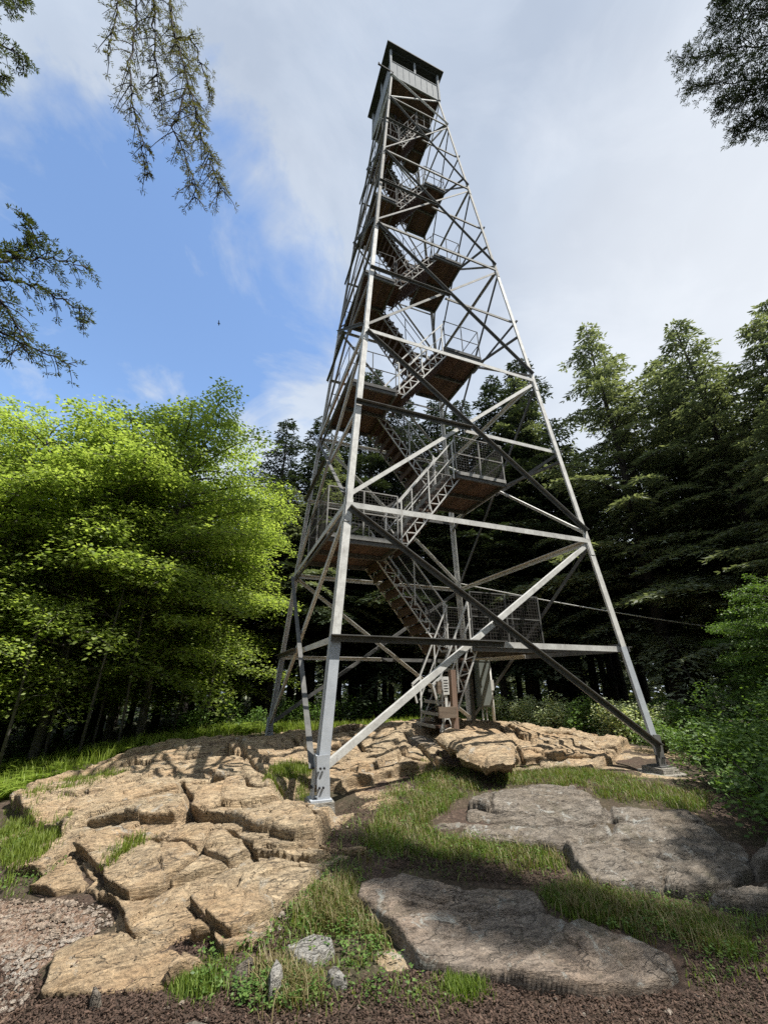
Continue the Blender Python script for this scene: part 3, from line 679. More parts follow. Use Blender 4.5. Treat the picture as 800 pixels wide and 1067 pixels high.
def ledge(px, top, T, mat, label, dz, seed, step=.025):
    P = poly(px, dz); cen = P.mean(0); lo = P.min(0)-.08; hi = P.max(0)+.08; z0 = float(soil(*cen))
    X, Y = np.meshgrid(np.arange(lo[0], hi[0], step), np.arange(lo[1], hi[1], step))
    d = sdist(X, Y, P)+.05*fbm(X*3, Y*3, seed, 4); t = np.clip(d/.10, 0, 1); pr = np.sqrt(1-(1-t)**2)
    zt = top+rock_noise(X, Y, seed, .7)+facets(X, Y, seed+3, .5, -.2, 1.6, .08, .02, .05, .018)+.10*(Y-cen[1])
    zm = zt-T*.45; A = np.stack([X-cen[0], Y-cen[1], zm+T*.45*pr], -1).reshape(-1, 3); B = np.stack([X-cen[0], Y-cen[1], zm-T*.55*pr], -1).reshape(-1, 3)
    ny, nx = X.shape; i = np.arange((ny-1)*(nx-1)); r, c = i//(nx-1), i % (nx-1)
    F = np.stack([r*nx+c, r*nx+c+1, (r+1)*nx+c+1, (r+1)*nx+c], -1); K = (d > 0).reshape(-1); F = F[K[F].any(1)]
    V = np.concatenate([A, B]); F = np.concatenate([F, F[:, ::-1]+len(A)]); used = np.unique(F); rem = np.zeros(len(V), int); rem[used] = np.arange(len(used))
    o = mesh_obj('boulder', V[used], rem[F], mat, None, True); o.location = (cen[0], cen[1], z0); tag(o, label, 'rock'); return o
LEDGE = [(455, 771), (466, 765), (490, 760), (514, 763), (538, 773), (533, 789), (508, 792), (480, 783)]
ledge(LEDGE, .40, .17, M_rock, 'tan sunlit ledge of rock overhanging a dark hollow below the stair foot', .36, 501)
rock('stone_step', [(421, 769), (431, 766), (452, 771), (457, 778), (447, 781)], .14, M_slab, 'flat grey stone step in front of the notice post', 'stone', .05, .02, 511, (0, 0), .3, None, .12, wob=.01)
rock('boulder', [(549, 775), (565, 768), (600, 772), (622, 778), (645, 790), (620, 797), (560, 795)], .12, M_rock, 'low tan boulder behind the grass strip left of the right tower leg', 'rock', .12, .03, 521, (0, .05), .8, None, .1)

# pebbles and litter
def pebbles(name, regions, n, r0, r1, mat, dz=0):
    V = []; F = []; k = 0
    base = np.array([(1, 0, 0), (.5, .87, 0), (-.5, .87, 0), (-1, 0, 0), (-.5, -.87, 0), (.5, -.87, 0), (.55, 0, .55), (-.28, .48, .6), (-.28, -.48, .55)])
    bf = [(0, 1, 7, 6), (1, 2, 7), (2, 3, 7), (3, 8, 7), (3, 4, 8), (4, 5, 8), (5, 0, 6, 8), (6, 7, 8)]
    P = [poly(r, 0) for r in regions]
    for q in P:
        lo, hi = q.min(0), q.max(0); m_ = 0
        while m_ < n:
            x, y = rng.uniform(lo, hi)
            if sdist(np.array([x]), np.array([y]), q)[0] < 0: m_ += .2; continue
            m_ += 1; r = rng.uniform(r0, r1)*(.6+rng.random()**3*1.6); th = rng.uniform(0, 6.28); c_, s_ = math.cos(th), math.sin(th)
            b = base*np.array([1, rng.uniform(.6, 1), rng.uniform(.6, 1.1)])*(1+rng.uniform(-.15, .15, (9, 3)))*r
            bb = np.stack([b[:, 0]*c_-b[:, 1]*s_, b[:, 0]*s_+b[:, 1]*c_, b[:, 2]], -1)+np.array([x, y, float(soil(x, y))+.008])
            V += list(bb); F += [tuple(i+k for i in f) for f in bf]; k += 9
    o = mesh_obj(name, V, F, mat); tag(o, kind='stuff'); return o
GRAV = [(-30, 1010), (-30, 945), (5, 938), (70, 940), (105, 945), (120, 965), (75, 985), (40, 1005), (30, 1045), (-30, 1080)]
M_peb = rock_mat('mixed_pebbles', [(.2, .16, .13), (.32, .28, .24), (.42, .38, .34), (.52, .49, .45), (.36, .27, .2)], (.5, .48, .45), .4, .3)
tag(pebbles('pebbles', [GRAV], 1500, .005, .016, M_peb), 'pale angular pebbles scattered on the reddish soil', 'pebbles')
tag(pebbles('pebbles', [[(120, 1085), (120, 1045), (300, 1040), (420, 1020), (720, 1035), (820, 1000), (820, 1085)], [(190, 960), (330, 925), (360, 940), (300, 985), (200, 1000)], [(330, 870), (440, 800), (470, 805), (380, 890)]], 130, .006, .014, M_peb), 'small grey pebbles scattered over the dark soil', 'pebbles')

def diamonds(P, D, Nn, L, W):
    """P base points, D directions, Nn normals (n,3), L,W (n,) -> diamond leaves"""
    D = D/np.linalg.norm(D, axis=1, keepdims=True)
    Sd = np.cross(D, Nn); Sd = Sd/(np.linalg.norm(Sd, axis=1, keepdims=True)+1e-9)
    L = L[:, None]; W = W[:, None]
    V = np.stack([P, P+D*L*.45+Sd*W*.5, P+D*L, P+D*L*.45-Sd*W*.5], 1).reshape(-1, 3)
    return V, np.arange(len(V)).reshape(-1, 4)
def scatter(regions, n, dz=0, seed=0):
    out = []
    for q, m_ in regions:
        P = poly(q, dz) if not isinstance(q, np.ndarray) else q; lo, hi = P.min(0), P.max(0); got = 0; tot = int(m_*n)
        while got < tot:
            c = rng.uniform(lo, hi, (tot*3+50, 2)); c = c[sdist(c[:, 0], c[:, 1], P)+.12*fbm(c[:, 0]*4, c[:, 1]*4, seed+3, 3) > 0][:tot-got]
            if len(c) == 0: break
            out.append(c); got += len(c)
    return np.concatenate(out)
q = scatter([([(-20, 1090), (-20, 1010), (120, 1040), (300, 1035), (420, 1010), (520, 1020), (720, 1030), (720, 990), (820, 960), (820, 1100)], 1.0), ([(190, 960), (330, 920), (360, 945), (300, 990), (180, 1000)], .25), ([(330, 880), (350, 850), (440, 800), (480, 803), (390, 870), (370, 905)], .3), ([(400, 905), (430, 880), (570, 890), (600, 925), (480, 915)], .2), (GRAV, .03)], 30000, 0)
n = len(q); th = rng.uniform(0, 6.28, n); z = soil(q[:, 0], q[:, 1])+micro(q[:, 0], q[:, 1])+rng.uniform(0, .02, n)
D = np.stack([np.cos(th), np.sin(th), rng.uniform(-.5, .5, n)], -1); Nn = np.stack([rng.normal(0, .5, n), rng.normal(0, .5, n), np.ones(n)], -1)
V, F = diamonds(np.c_[q, z], D, Nn, rng.uniform(.006, .03, n), rng.uniform(.003, .013, n))
tag(mesh_obj('leaf_litter', V, F, M_litter), 'brown dead leaf and bark litter covering the soil', 'leaf litter', kind='stuff')

tq = scatter([([(-20, 1090), (-20, 1010), (120, 1045), (300, 1040), (420, 1015), (520, 1022), (720, 1030), (820, 960), (820, 1100)], 1.0), (GRAV, .4), ([(190, 960), (330, 920), (360, 945), (300, 990), (180, 1000)], .2)], 420, 0, 4); n = len(tq); th = rng.uniform(0, 6.28, n)
V, F = diamonds(np.c_[tq, soil(tq[:, 0], tq[:, 1])+micro(tq[:, 0], tq[:, 1])+rng.uniform(.012, .03, n)], np.stack([np.cos(th), np.sin(th), rng.uniform(-.12, .12, n)], -1), np.stack([rng.normal(0, .3, n), rng.normal(0, .3, n), np.ones(n)], -1), rng.uniform(.03, .14, n), rng.uniform(.002, .005, n))
tag(mesh_obj('twigs', V, F, M_litter), 'thin dry twigs and grass stems lying on the dark soil', 'twigs', kind='stuff')
nl_ = 5200; q = np.c_[rng.uniform(-6.6, 2.4, nl_), rng.uniform(-5.4, 2.0, nl_)]; zo = outcrop_z(q[:, 0], q[:, 1])
okk = (zo > soil(q[:, 0], q[:, 1])) & (fbm(q[:, 0]*2, q[:, 1]*2, 55, 3) > .02); q, zo = q[okk], zo[okk]; n = len(q); th = rng.uniform(0, 6.28, n)
V, F = diamonds(np.c_[q[:, 0]-.5*np.clip(zo-soil(q[:, 0], q[:, 1])-.12, -.3, .04), q[:, 1]-.6*np.clip(zo-soil(q[:, 0], q[:, 1])-.12, -.3, .04), zo+.006], np.stack([np.cos(th), np.sin(th), rng.uniform(-.2, .2, n)], -1), np.stack([rng.normal(0, .3, n), rng.normal(0, .3, n), np.ones(n)], -1), rng.uniform(.008, .03, n), rng.uniform(.003, .012, n))
tag(mesh_obj('needle_litter', V, F, M_litter), 'brown needles and leaf scraps caught on the tan bedrock', 'needle litter', kind='stuff')
# ------------------------------------------------------------------ grass
def ztop(x, y):
    z = soil(x, y); return z
def blades(name, regs, n, h0, h1, mat, label, w=.0035, cat='grass', lean=.5, clump=6, onrock=False):
    q = scatter(regs, n/clump, .03, 5); q = q[(fbm(q[:, 0]*3.3, q[:, 1]*3.3, 61, 3)+rng.normal(0, .12, len(q))) > (-.10 if n > 6000 else -.3)]; q = np.repeat(q, clump, 0)+rng.normal(0, .035, (len(q)*clump, 2)); n = len(q)
    z = soil(q[:, 0], q[:, 1])-.01
    if onrock: z = np.maximum(z, outcrop_z(q[:, 0], q[:, 1])-.012)
    b = np.c_[q, z]; th = rng.uniform(0, 6.28, n)
    hgt = rng.uniform(h0, h1, n)*(.7+.5*(fbm(q[:, 0]*2.5, q[:, 1]*2.5, 77, 2)+.5)); ln = rng.uniform(.1, 1, n)*lean
    dr = np.stack([np.cos(th), np.sin(th), 0*th], -1); sd = np.stack([-np.sin(th), np.cos(th), 0*th], -1)*w
    m1 = b+dr*(hgt*ln*.35)[:, None]+np.array([0, 0, 1])*(hgt*.62)[:, None]; tp = b+dr*(hgt*ln)[:, None]+np.array([0, 0, 1])*(hgt*(1-.25*ln))[:, None]
    V = np.stack([b-sd, b+sd, m1+sd*.7, m1-sd*.7, tp+sd*.1, tp-sd*.1], 1).reshape(-1, 3); i = np.arange(n)[:, None]*6
    F = np.concatenate([i+np.array([[0, 1, 2, 3]]), i+np.array([[3, 2, 4, 5]])])
    o = mesh_obj(name, V, F, mat); tag(o, label, cat, kind='stuff'); return o
G1 = [(372, 893), (389, 862), (398, 842), (392, 829), (419, 824), (446, 828), (450, 812), (467, 806), (488, 807), (500, 822), (482, 828), (461, 843), (440, 856), (458, 868), (488, 872), (530, 876), (583, 886), (588, 902), (540, 904), (440, 890), (400, 895)]
G2 = [(512, 814), (530, 803), (600, 800), (680, 812), (740, 826), (735, 842), (650, 836), (600, 820)]
G3 = [(565, 928), (600, 920), (680, 938), (740, 953), (770, 990), (740, 994), (700, 987), (640, 965), (600, 948)]
G4 = [(308, 940), (345, 908), (366, 918), (385, 955), (410, 988), (365, 1006), (345, 975), (320, 962)]
G5 = [(232, 1030), (262, 1008), (290, 1005), (320, 1015), (335, 1030), (320, 1045), (240, 1048)]
blades('grass', [(G1, 1.3), (G2, 1.0), (G3, .8), (G4, .7), (G5, .22), ([(690, 965), (730, 955), (770, 985), (730, 1000)], .35), ([(470, 1015), (510, 1020), (505, 1035), (465, 1030)], .08), ([(180, 1020), (245, 1012), (240, 1040), (190, 1040)], .1)], 18000, .02, .085, M_grass, 'green grass growing in strips between the shaded slabs')
ALLG = [(G1, 1.3), (G2, 1.0), (G3, .8), (G4, .7), (G5, .5)]
blades('dry_grass', ALLG, 4200, .03, .13, M_straw, 'dry straw coloured blades mixed into the green strips', .003, 'dry grass', .9, 4)
WIDE = [([(360, 905), (330, 880), (380, 835), (440, 795), (560, 795), (740, 815), (745, 850), (600, 815), (490, 830), (430, 860), (600, 885), (600, 912), (460, 915)], 1.0), ([(200, 1000), (300, 930), (345, 895), (375, 905), (420, 1000), (480, 1045), (200, 1055)], .8), ([(560, 935), (600, 905), (800, 940), (800, 1010), (730, 1020), (700, 985)], .7), ([(0, 935), (0, 860), (80, 870), (60, 920)], .3)]
blades('sparse_grass', WIDE, 3600, .025, .08, M_grass, 'thin scattered grass and weeds creeping over the soil round the slabs', .0035, 'grass', .9, 3)
wq = scatter([(w_, m_*.9) for w_, m_ in WIDE]+[(a_, b_*.8) for a_, b_ in ALLG], 620, .02, 8); n = len(wq); wq = np.repeat(wq, 3, 0)+rng.normal(0, .012, (n*3, 2)); n *= 3; th = rng.uniform(0, 6.28, n)
V, F = diamonds(np.c_[wq, soil(wq[:, 0], wq[:, 1])+rng.uniform(.01, .06, n)], np.stack([np.cos(th), np.sin(th), rng.uniform(-.2, .3, n)], -1), np.stack([rng.normal(0, .3, n), rng.normal(0, .3, n), np.ones(n)], -1), rng.uniform(.012, .032, n), rng.uniform(.009, .02, n))
tag(mesh_obj('clover', V, F, M_shrub), 'small clover and weed leaves among the grass', 'weeds', kind='stuff')
blades('grass', [([(276, 838), (280, 820), (296, 804), (320, 806), (319, 834), (300, 842)], 1.1), ([(0, 915), (0, 866), (30, 856), (72, 874), (42, 902), (12, 918)], .6), ([(100, 900), (140, 882), (150, 890), (110, 915)], .12), ([(0, 845), (60, 825), (110, 806), (130, 815), (60, 845), (10, 862)], .5), ([(540, 803), (600, 801), (690, 812), (690, 822), (600, 812)], .25), ([(430, 806), (475, 800), (500, 805), (440, 828)], .2)], 7000, .03, .11, M_yell, 'sunlit yellow green grass on the rock and around the nearest leg', onrock=True)
# grassy, ferny slope behind the rock
BACK = np.array([(-14, -2.5), (-7.6, -2.2), (-6.6, 0.5), (-5.5, 2.6), (-3.4, 3.6), (0, 4.1), (3.5, 4.2), (6, 3), (9, 5), (6, 9), (-2, 9), (-9, 6)])
blades('grass', [(BACK, 1.0)], 42000, .10, .34, M_fern, 'bright meadow grass on the slope behind the rock', .008)
def fern_mesh(seed, nf=9, Lf=.45):
    r = np.random.default_rng(seed); Pp = []; Dd = []; Nn = []; LL = []; WW = []
    for i in range(nf):
        a = 6.28*i/nf+r.uniform(-.3, .3); L = Lf*r.uniform(.7, 1.15); o = np.array([math.cos(a), math.sin(a), 0])
        for t in np.linspace(.12, 1, 22):
            p = o*L*t*.85+np.array([0, 0, 1])*(L*(1.1*t-.75*t*t)); sd = np.array([-o[1], o[0], 0])
            ln = .16*L*4*(t**.5)*(1-t)*.9+.012
            for s in (-1, 1):
                Pp.append(p); Dd.append(sd*s+o*.45+np.array([0, 0, r.uniform(-.25, .1)])); Nn.append((r.normal(0, .15), r.normal(0, .15), 1)); LL.append(ln); WW.append(.02+.02*(1-t))
    return diamonds(np.array(Pp), np.array(Dd), np.array(Nn, float), np.array(LL), np.array(WW))
fm = [fern_mesh(s) for s in (1, 2, 3)]
fb_ = []
for P_, tot in ((np.array([(-12, -1.5), (-7.4, -1.2), (-6.3, 1.2), (-5.0, 3.2), (-3.2, 4.0), (-1, 4.8), (-2, 7), (-8, 5)]), 120), (np.array([(1.5, 4.6), (5, 3.4), (5, 6), (2, 7)]), 25)):
    pts = scatter([(P_, 1)], tot, 0, 9); fb_.append(pts)
pts = np.concatenate(fb_); proto = []
for i, (x, y) in enumerate(pts):
    j = i % 3
    if i < 3: o = mesh_obj('fern', *fm[j], M_fern); proto.append(o)
    else: o = proto[j].copy(); C.objects.link(o)
    o.location = (x, y, float(soil(x, y))-.02); s = random.uniform(.6, 1.25); o.scale = (s, s, s); o.rotation_euler = (random.uniform(-.15, .15), random.uniform(-.15, .15), random.uniform(0, 6.28))
    tag(o, 'bright green fern among the meadow grass at the foot of the trees', 'fern', 'ferns along the forest edge')

# leafy ground cover and shrubs
def leafball(seed, n, rad, ll, flat=.6, lw=.55, up=.3):
    r = np.random.default_rng(seed)
    u = r.normal(0, 1, (n, 3)); u /= np.linalg.norm(u, axis=1, keepdims=True); rr = r.uniform(.25, 1, n)**.5
    nc = 26; cc = r.normal(0, 1, (nc, 3)); cc /= np.linalg.norm(cc, axis=1, keepdims=True); cc *= r.uniform(.35, .85, (nc, 1)); k = r.integers(0, nc, n)
    P = (cc[k]+u*rr[:, None]*.38)*np.array(rad); P[:, 2] += rad[2]*.75; P[:, 2] = np.abs(P[:, 2])
    D = np.c_[r.normal(0, 1, (n, 2)), r.normal(-.1, .3, n)]; Nn = np.c_[r.normal(0, flat, (n, 2)), np.ones(n)]
    L = r.uniform(.6, 1.2, n)*ll; return diamonds(P, D, Nn, L, L*lw)
def shrub_wood(seed, rad):
    mb = MB(); r = np.random.default_rng(seed)
    for i in range(7):
        a = r.uniform(0, 6.28); e = np.array([math.cos(a)*rad[0]*.6, math.sin(a)*rad[1]*.6, rad[2]*1.2])
        mb.tube([(0, 0, -.05), e*np.array([.35, .35, .5]), e], [.018, .012, .005], 5)
    return mb
def shrub(x, y, rad, n, ll, mat, label, seed, cat='shrub', group=None, name='shrub', flat=.6):
    z = float(soil(x, y)); o = empty(name, (x, y, z)); tag(o, label, cat, group)
    V, F = leafball(seed, n, rad, ll, flat); mesh_obj('foliage', V, F, mat, o); shrub_wood(seed, rad).build('stem', M_bark, o); return o
for i, (u, v, d, rad, n, ll, lab) in enumerate([
    (850, 900, 6.6, (.8, .8, .55), 2600, .07, 'leafy green bush hugging the big slab at the right edge'),
    (790, 830, 8.2, (.9, .8, .55), 3000, .07, 'low leafy bush behind the bush that hugs the slab'),
    (850, 800, 9.0, (1.0, .9, .9), 3600, .07, 'taller dark bush at the right edge under the conifer boughs'),
    (745, 795, 9.6, (.8, .7, .5), 2600, .065, 'green bush right of the concrete pad'),
    (775, 770, 11.5, (1.2, .9, .8), 3600, .07, 'rounded bush rising behind the right tower leg'),
    (690, 775, 10.6, (.6, .6, .36), 1800, .06, 'small bush just behind the foot of the right tower leg'),
    (830, 860, 7.3, (.7, .7, .4), 2200, .06, 'low ground hugging bush between slab and conifers')]):
    p = atd(u, v, d); shrub(p[0], p[1], rad, n, ll, M_shrub, lab, 700+i, group='bushes at the right edge')
for i, (u, d, w) in enumerate([(520, 15.5, .45), (548, 14.8, .5), (580, 14.2, .55), (612, 13.6, .5), (640, 13, .5), (660, 12.4, .5), (690, 12.6, .55), (715, 12.2, .5), (560, 16.5, .55), (600, 16.0, .55), (650, 15.0, .6), (700, 14.5, .6)]):
    p = atd(u, 760, d); o = shrub(p[0], p[1], (w*1.3, w*1.1, .58), 2200, .085, M_pale if i % 4 != 3 else M_shrub, 'pale flowering plant in the bank behind the rock' if i % 4 != 3 else 'plain green leafy plant among the pale flowering ones behind the rock', 760+i, 'plant', 'flowering plants behind the rock' if i % 4 != 3 else 'green plants among the flowering ones', 'flowering_plant' if i % 4 != 3 else 'leafy_plant', .4)
for i, (u, d, w) in enumerate([(330, 16, .7), (365, 17, .8), (395, 18, .7), (300, 16.5, .7), (270, 15, .5), (235, 15.5, .7), (200, 13.8, .5), (430, 17.5, .7), (470, 17, .6), (505, 17.5, .7)]):
    p = atd(u, 750, d); shrub(p[0], p[1], (w, w, w*.9), 1500, .08, M_shrub, 'dark green understorey bush at the foot of the forest', 800+i, 'shrub', 'understorey bushes behind the tower')

# ------------------------------------------------------------------ trees
def branch_wood(mb, pts, r0, r1, n=4):
    k = len(pts); mb.tube(pts, [r0+(r1-r0)*i/(k-1) for i in range(k)], n, False)
def hemlock_data(seed, H, R, zc, nb, sp=.095, ll=.22, lw=.075, droop=.42, dead=6, rt=None):
    r = np.random.default_rng(seed); mb = MB(); rt = rt or H*.017
    lean = r.normal(0, .012, 2); trk = [np.array([lean[0]*z+.04*math.sin(z*.7+seed), lean[1]*z+.04*math.cos(z*.6+seed), z]) for z in np.linspace(-.4, H, 16)]
    rs = [rt*(1.25 if i == 0 else 1)*max(.03, 1-((i/15)**.9)*.97) for i in range(16)]; mb.tube(trk, rs, 9)
    zs = np.linspace(-.4, H, 16); tx = lambda z: np.array([np.interp(z, zs, [p[0] for p in trk]), np.interp(z, zs, [p[1] for p in trk]), z])
    Pp = []; Dd = []; Nn = []; LL = []
    az0 = r.uniform(0, 6.28)
    for b in range(nb+dead):
        isdead = b >= nb
        t = ((b+r.uniform(-1.5, 2.5))/nb); t = min(max(t, 0), .995)**.85 if not isdead else 0
        z = zc+(H-zc)*t if not isdead else r.uniform(zc*.3, zc+.5)
        L = (R*(1-t)**.95*r.choice([.35, .6, .85, 1.0, 1.2])*r.uniform(.85, 1.1)*(1+.25*math.sin(az0+b*2.4)*math.sin(z*1.1+seed))+.22)*(1 if t > .12 else .6+3*t) if not isdead else R*r.uniform(.15, .4)
        az = b*2.399+r.uniform(-.5, .5); o = np.array([math.cos(az), math.sin(az), 0.]); sd = np.array([-o[1], o[0], 0.])
        rise = r.uniform(.05, .35)+.35*t; dr = droop*r.uniform(.7, 1.3); cur = r.uniform(-.15, .15)
        pos = lambda s: tx(z)+o*L*s+sd*cur*L*s*s+np.array([0, 0, L*(rise*s-dr*s*s)])
        branch_wood(mb, [pos(s) for s in np.linspace(0, 1, 5)], .012+.012*L, .004)
        if isdead: continue
        m_ = max(3, int(L/(sp*1.5)))
        for j in range(m_):
            s = .16+.84*(j+r.uniform(0, 1))/m_; p = pos(s)
            for side in (-1, 1):
                tl = (.42*L*(1-s)**.8*(.4+.6*s)+.22)*r.uniform(.6, 1.2); d = o*.65+sd*side*.8+np.array([0, 0, r.uniform(-.25, .05)]); d /= np.linalg.norm(d)
                k = max(2, int(tl/sp)); u = (np.arange(k)+r.uniform(0, 1, k))/k
                q = p+d*(tl*u)[:, None]+np.array([0, 0, -1.])*(tl*.35*u*u)[:, None]
                for s2 in (-1, 1):
                    lat = np.cross(d, [0, 0, 1.])*s2
                    dd = d*.75+lat*.75+np.c_[r.normal(0, .18, (k, 2)), r.normal(-.18, .2, k)]
                    Pp.append(q); Dd.append(dd); Nn.append(np.c_[r.normal(0, .35, (k, 2)), np.ones(k)]); LL.append(np.full(k, ll)*r.uniform(.6, 1.25, k))
    P = np.concatenate(Pp); L = np.concatenate(LL)
    return mb, diamonds(P, np.concatenate(Dd), np.concatenate(Nn), L, L*lw/ll)
def hemlock(seed, H, R, zc, nb, mat=None, **kw):
    o = empty('conifer'); mb, (V, F) = hemlock_data(seed, H, R, zc, nb, **kw)
    mb.build('trunk', M_bark, o, True); mesh_obj('crown', V, F, mat or M_hem, o); return o
protoH = [hemlock(1, 16, 4.6, 1.6, 150), hemlock(2, 16, 4.1, 2.6, 135), hemlock(3, 16, 3.6, 4.2, 120, dead=26)]
used = [False]*3
def place(kind, x, y, H, label, group, rz=None, base=None, wid=1.0):
    P = protoH[kind]; o = P if not used[kind] else copy_tree(P); used[kind] = True
    s = H/16; o.location = (x, y, float(soil(x, y)) if base is None else base); o.scale = (s*wid, s*wid, s); o.rotation_euler = (0, 0, random.uniform(0, 6.28) if rz is None else rz)
    tag(o, label, 'conifer tree', group); return o
NG = 'tall conifers to the right of the tower'
for kind, x, y, H, lab, wid in [
    (0, 10.6, 2.1, 17.9, 'tall hemlock with a leaning dark trunk directly right of the tower', 1.0), (1, 11.6, -1.0, 15.2, 'dark hemlock with a pointed top near the right edge, standing right of the leaning hemlock', 1.1),
    (2, 11.2, -3.2, 12.6, 'sparse conifer with bare upward branch tips at the right edge', 1.1), (0, 10.4, 7.2, 19.0, 'hemlock behind the right tower leg, its top hidden by the girts', .95),
    (1, 13.2, 3.2, 15.6, 'dense hemlock filling the gap behind the leaning hemlock', 1.0), (0, 8.9, -3.6, 8.6, 'young bushy hemlock whose low boughs reach the bushes', 1.25),
    (1, 14.0, -.5, 13.2, 'hemlock behind the pointed one, crown meeting the right edge', 1.1), (0, 12.6, .6, 15.0, 'full hemlock standing between the leaning and the pointed hemlocks', 1.0), (1, 12.4, -3.4, 14.0, 'hemlock filling the right edge behind the sparse conifer', 1.1), (2, 14.5, 1.6, 17.0, 'tall thin hemlock rising behind the gap right of the tower', 1.0), (2, 7.4, 9.3, 14.5, 'thin trunked conifer visible through the lower right girts', 1.0)]:
    place(kind, x, y, H, lab, NG, wid=wid)
NB = 'dark spruces behind the tower'
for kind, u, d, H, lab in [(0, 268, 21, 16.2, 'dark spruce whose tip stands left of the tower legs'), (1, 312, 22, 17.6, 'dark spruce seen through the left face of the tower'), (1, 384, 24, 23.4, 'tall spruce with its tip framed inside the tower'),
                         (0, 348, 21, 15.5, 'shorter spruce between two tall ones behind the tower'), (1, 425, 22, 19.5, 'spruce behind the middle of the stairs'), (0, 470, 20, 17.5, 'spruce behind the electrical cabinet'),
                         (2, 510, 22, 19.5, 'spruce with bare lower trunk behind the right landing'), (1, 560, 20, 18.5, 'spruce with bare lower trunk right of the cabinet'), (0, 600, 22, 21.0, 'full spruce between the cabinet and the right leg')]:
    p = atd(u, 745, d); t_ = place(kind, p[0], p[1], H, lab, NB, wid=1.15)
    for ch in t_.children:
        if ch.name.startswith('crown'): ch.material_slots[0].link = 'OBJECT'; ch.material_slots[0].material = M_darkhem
r2 = np.random.default_rng(5)
for i in range(46):
    u = -140+i*24+r2.uniform(-8, 8); d = r2.uniform(27, 42)
    p = atd(u, 730, d); q = place(i % 3, p[0], p[1], r2.uniform(12, 17), 'conifer deep in the dark forest behind the clearing', 'conifers deep in the forest')
for i in range(20):
    u = -260+i*27+r2.uniform(-10, 10); d = r2.uniform(19, 27); p = atd(u, 740, d)
    place(i % 2, p[0], p[1], r2.uniform(8.5, 11.5), 'conifer standing in the shade behind the maples', 'conifers behind the maples')
for i in range(26):   # slim bare trunks just inside the forest edge
    u = 250+i*17+r2.uniform(-7, 7); d = r2.uniform(18.5, 27)
    p = atd(u, 740, d); place(2, p[0], p[1], r2.uniform(10, 14), 'slim conifer with a bare dark lower trunk inside the forest edge', 'slim conifers at the forest edge')

rf = np.random.default_rng(78); nu = 46000
th = rf.uniform(-.9, 1.55, nu)+.36; rd = 13.5+30*rf.uniform(0, 1, nu)**1.4; ux_ = CAM[0]+np.sin(th)*rd; uy_ = CAM[1]+np.cos(th)*rd
ok = (np.hypot(ux_, uy_) > 7.5) & (fbm(ux_*.5, uy_*.5, 91, 3) > -.25) & ((uy_ > 7.5) | (ux_ < -8) | (ux_ > 8)); ux_, uy_ = ux_[ok], uy_[ok]; nu = len(ux_)
hh = rf.uniform(0, 1, nu)**1.3*(.35+.9*np.maximum(0, fbm(ux_*.35, uy_*.35, 95, 3)+.35))*(.6+np.hypot(ux_, uy_)*.035)
V, F = diamonds(np.c_[ux_, uy_, soil(ux_, uy_)+hh], np.c_[rf.normal(0, 1, (nu, 2)), rf.normal(-.1, .3, nu)], np.c_[rf.normal(0, .6, (nu, 2)), np.ones(nu)], rf.uniform(.08, .26, nu), rf.uniform(.05, .14, nu))
tag(mesh_obj('undergrowth', V, F, M_shrub), 'dim green undergrowth covering the forest floor between the trunks', 'undergrowth', kind='stuff')
rf = np.random.default_rng(77); nfw = 60000
th = rf.uniform(0, 2*math.pi, nfw); rd = rf.uniform(42, 62, nfw); topw = 9.5+3.5*fbm(th*9, rd*.1, 4, 3)*1.6; hz = rf.uniform(0, 1, nfw)**.8*topw
cen = np.c_[rd*np.cos(th), rd*np.sin(th), hz-1.6]
V, F = diamonds(cen, np.c_[rf.normal(0, 1, (nfw, 2)), rf.normal(-.3, .4, nfw)], np.c_[rf.normal(0, .8, (nfw, 2)), np.ones(nfw)], rf.uniform(.7, 1.6, nfw), rf.uniform(.4, .9, nfw))
tag(mesh_obj('far_woods', V, F, M_hem), 'far dark woods closing off the forest behind the trunks', 'woods', kind='stuff')
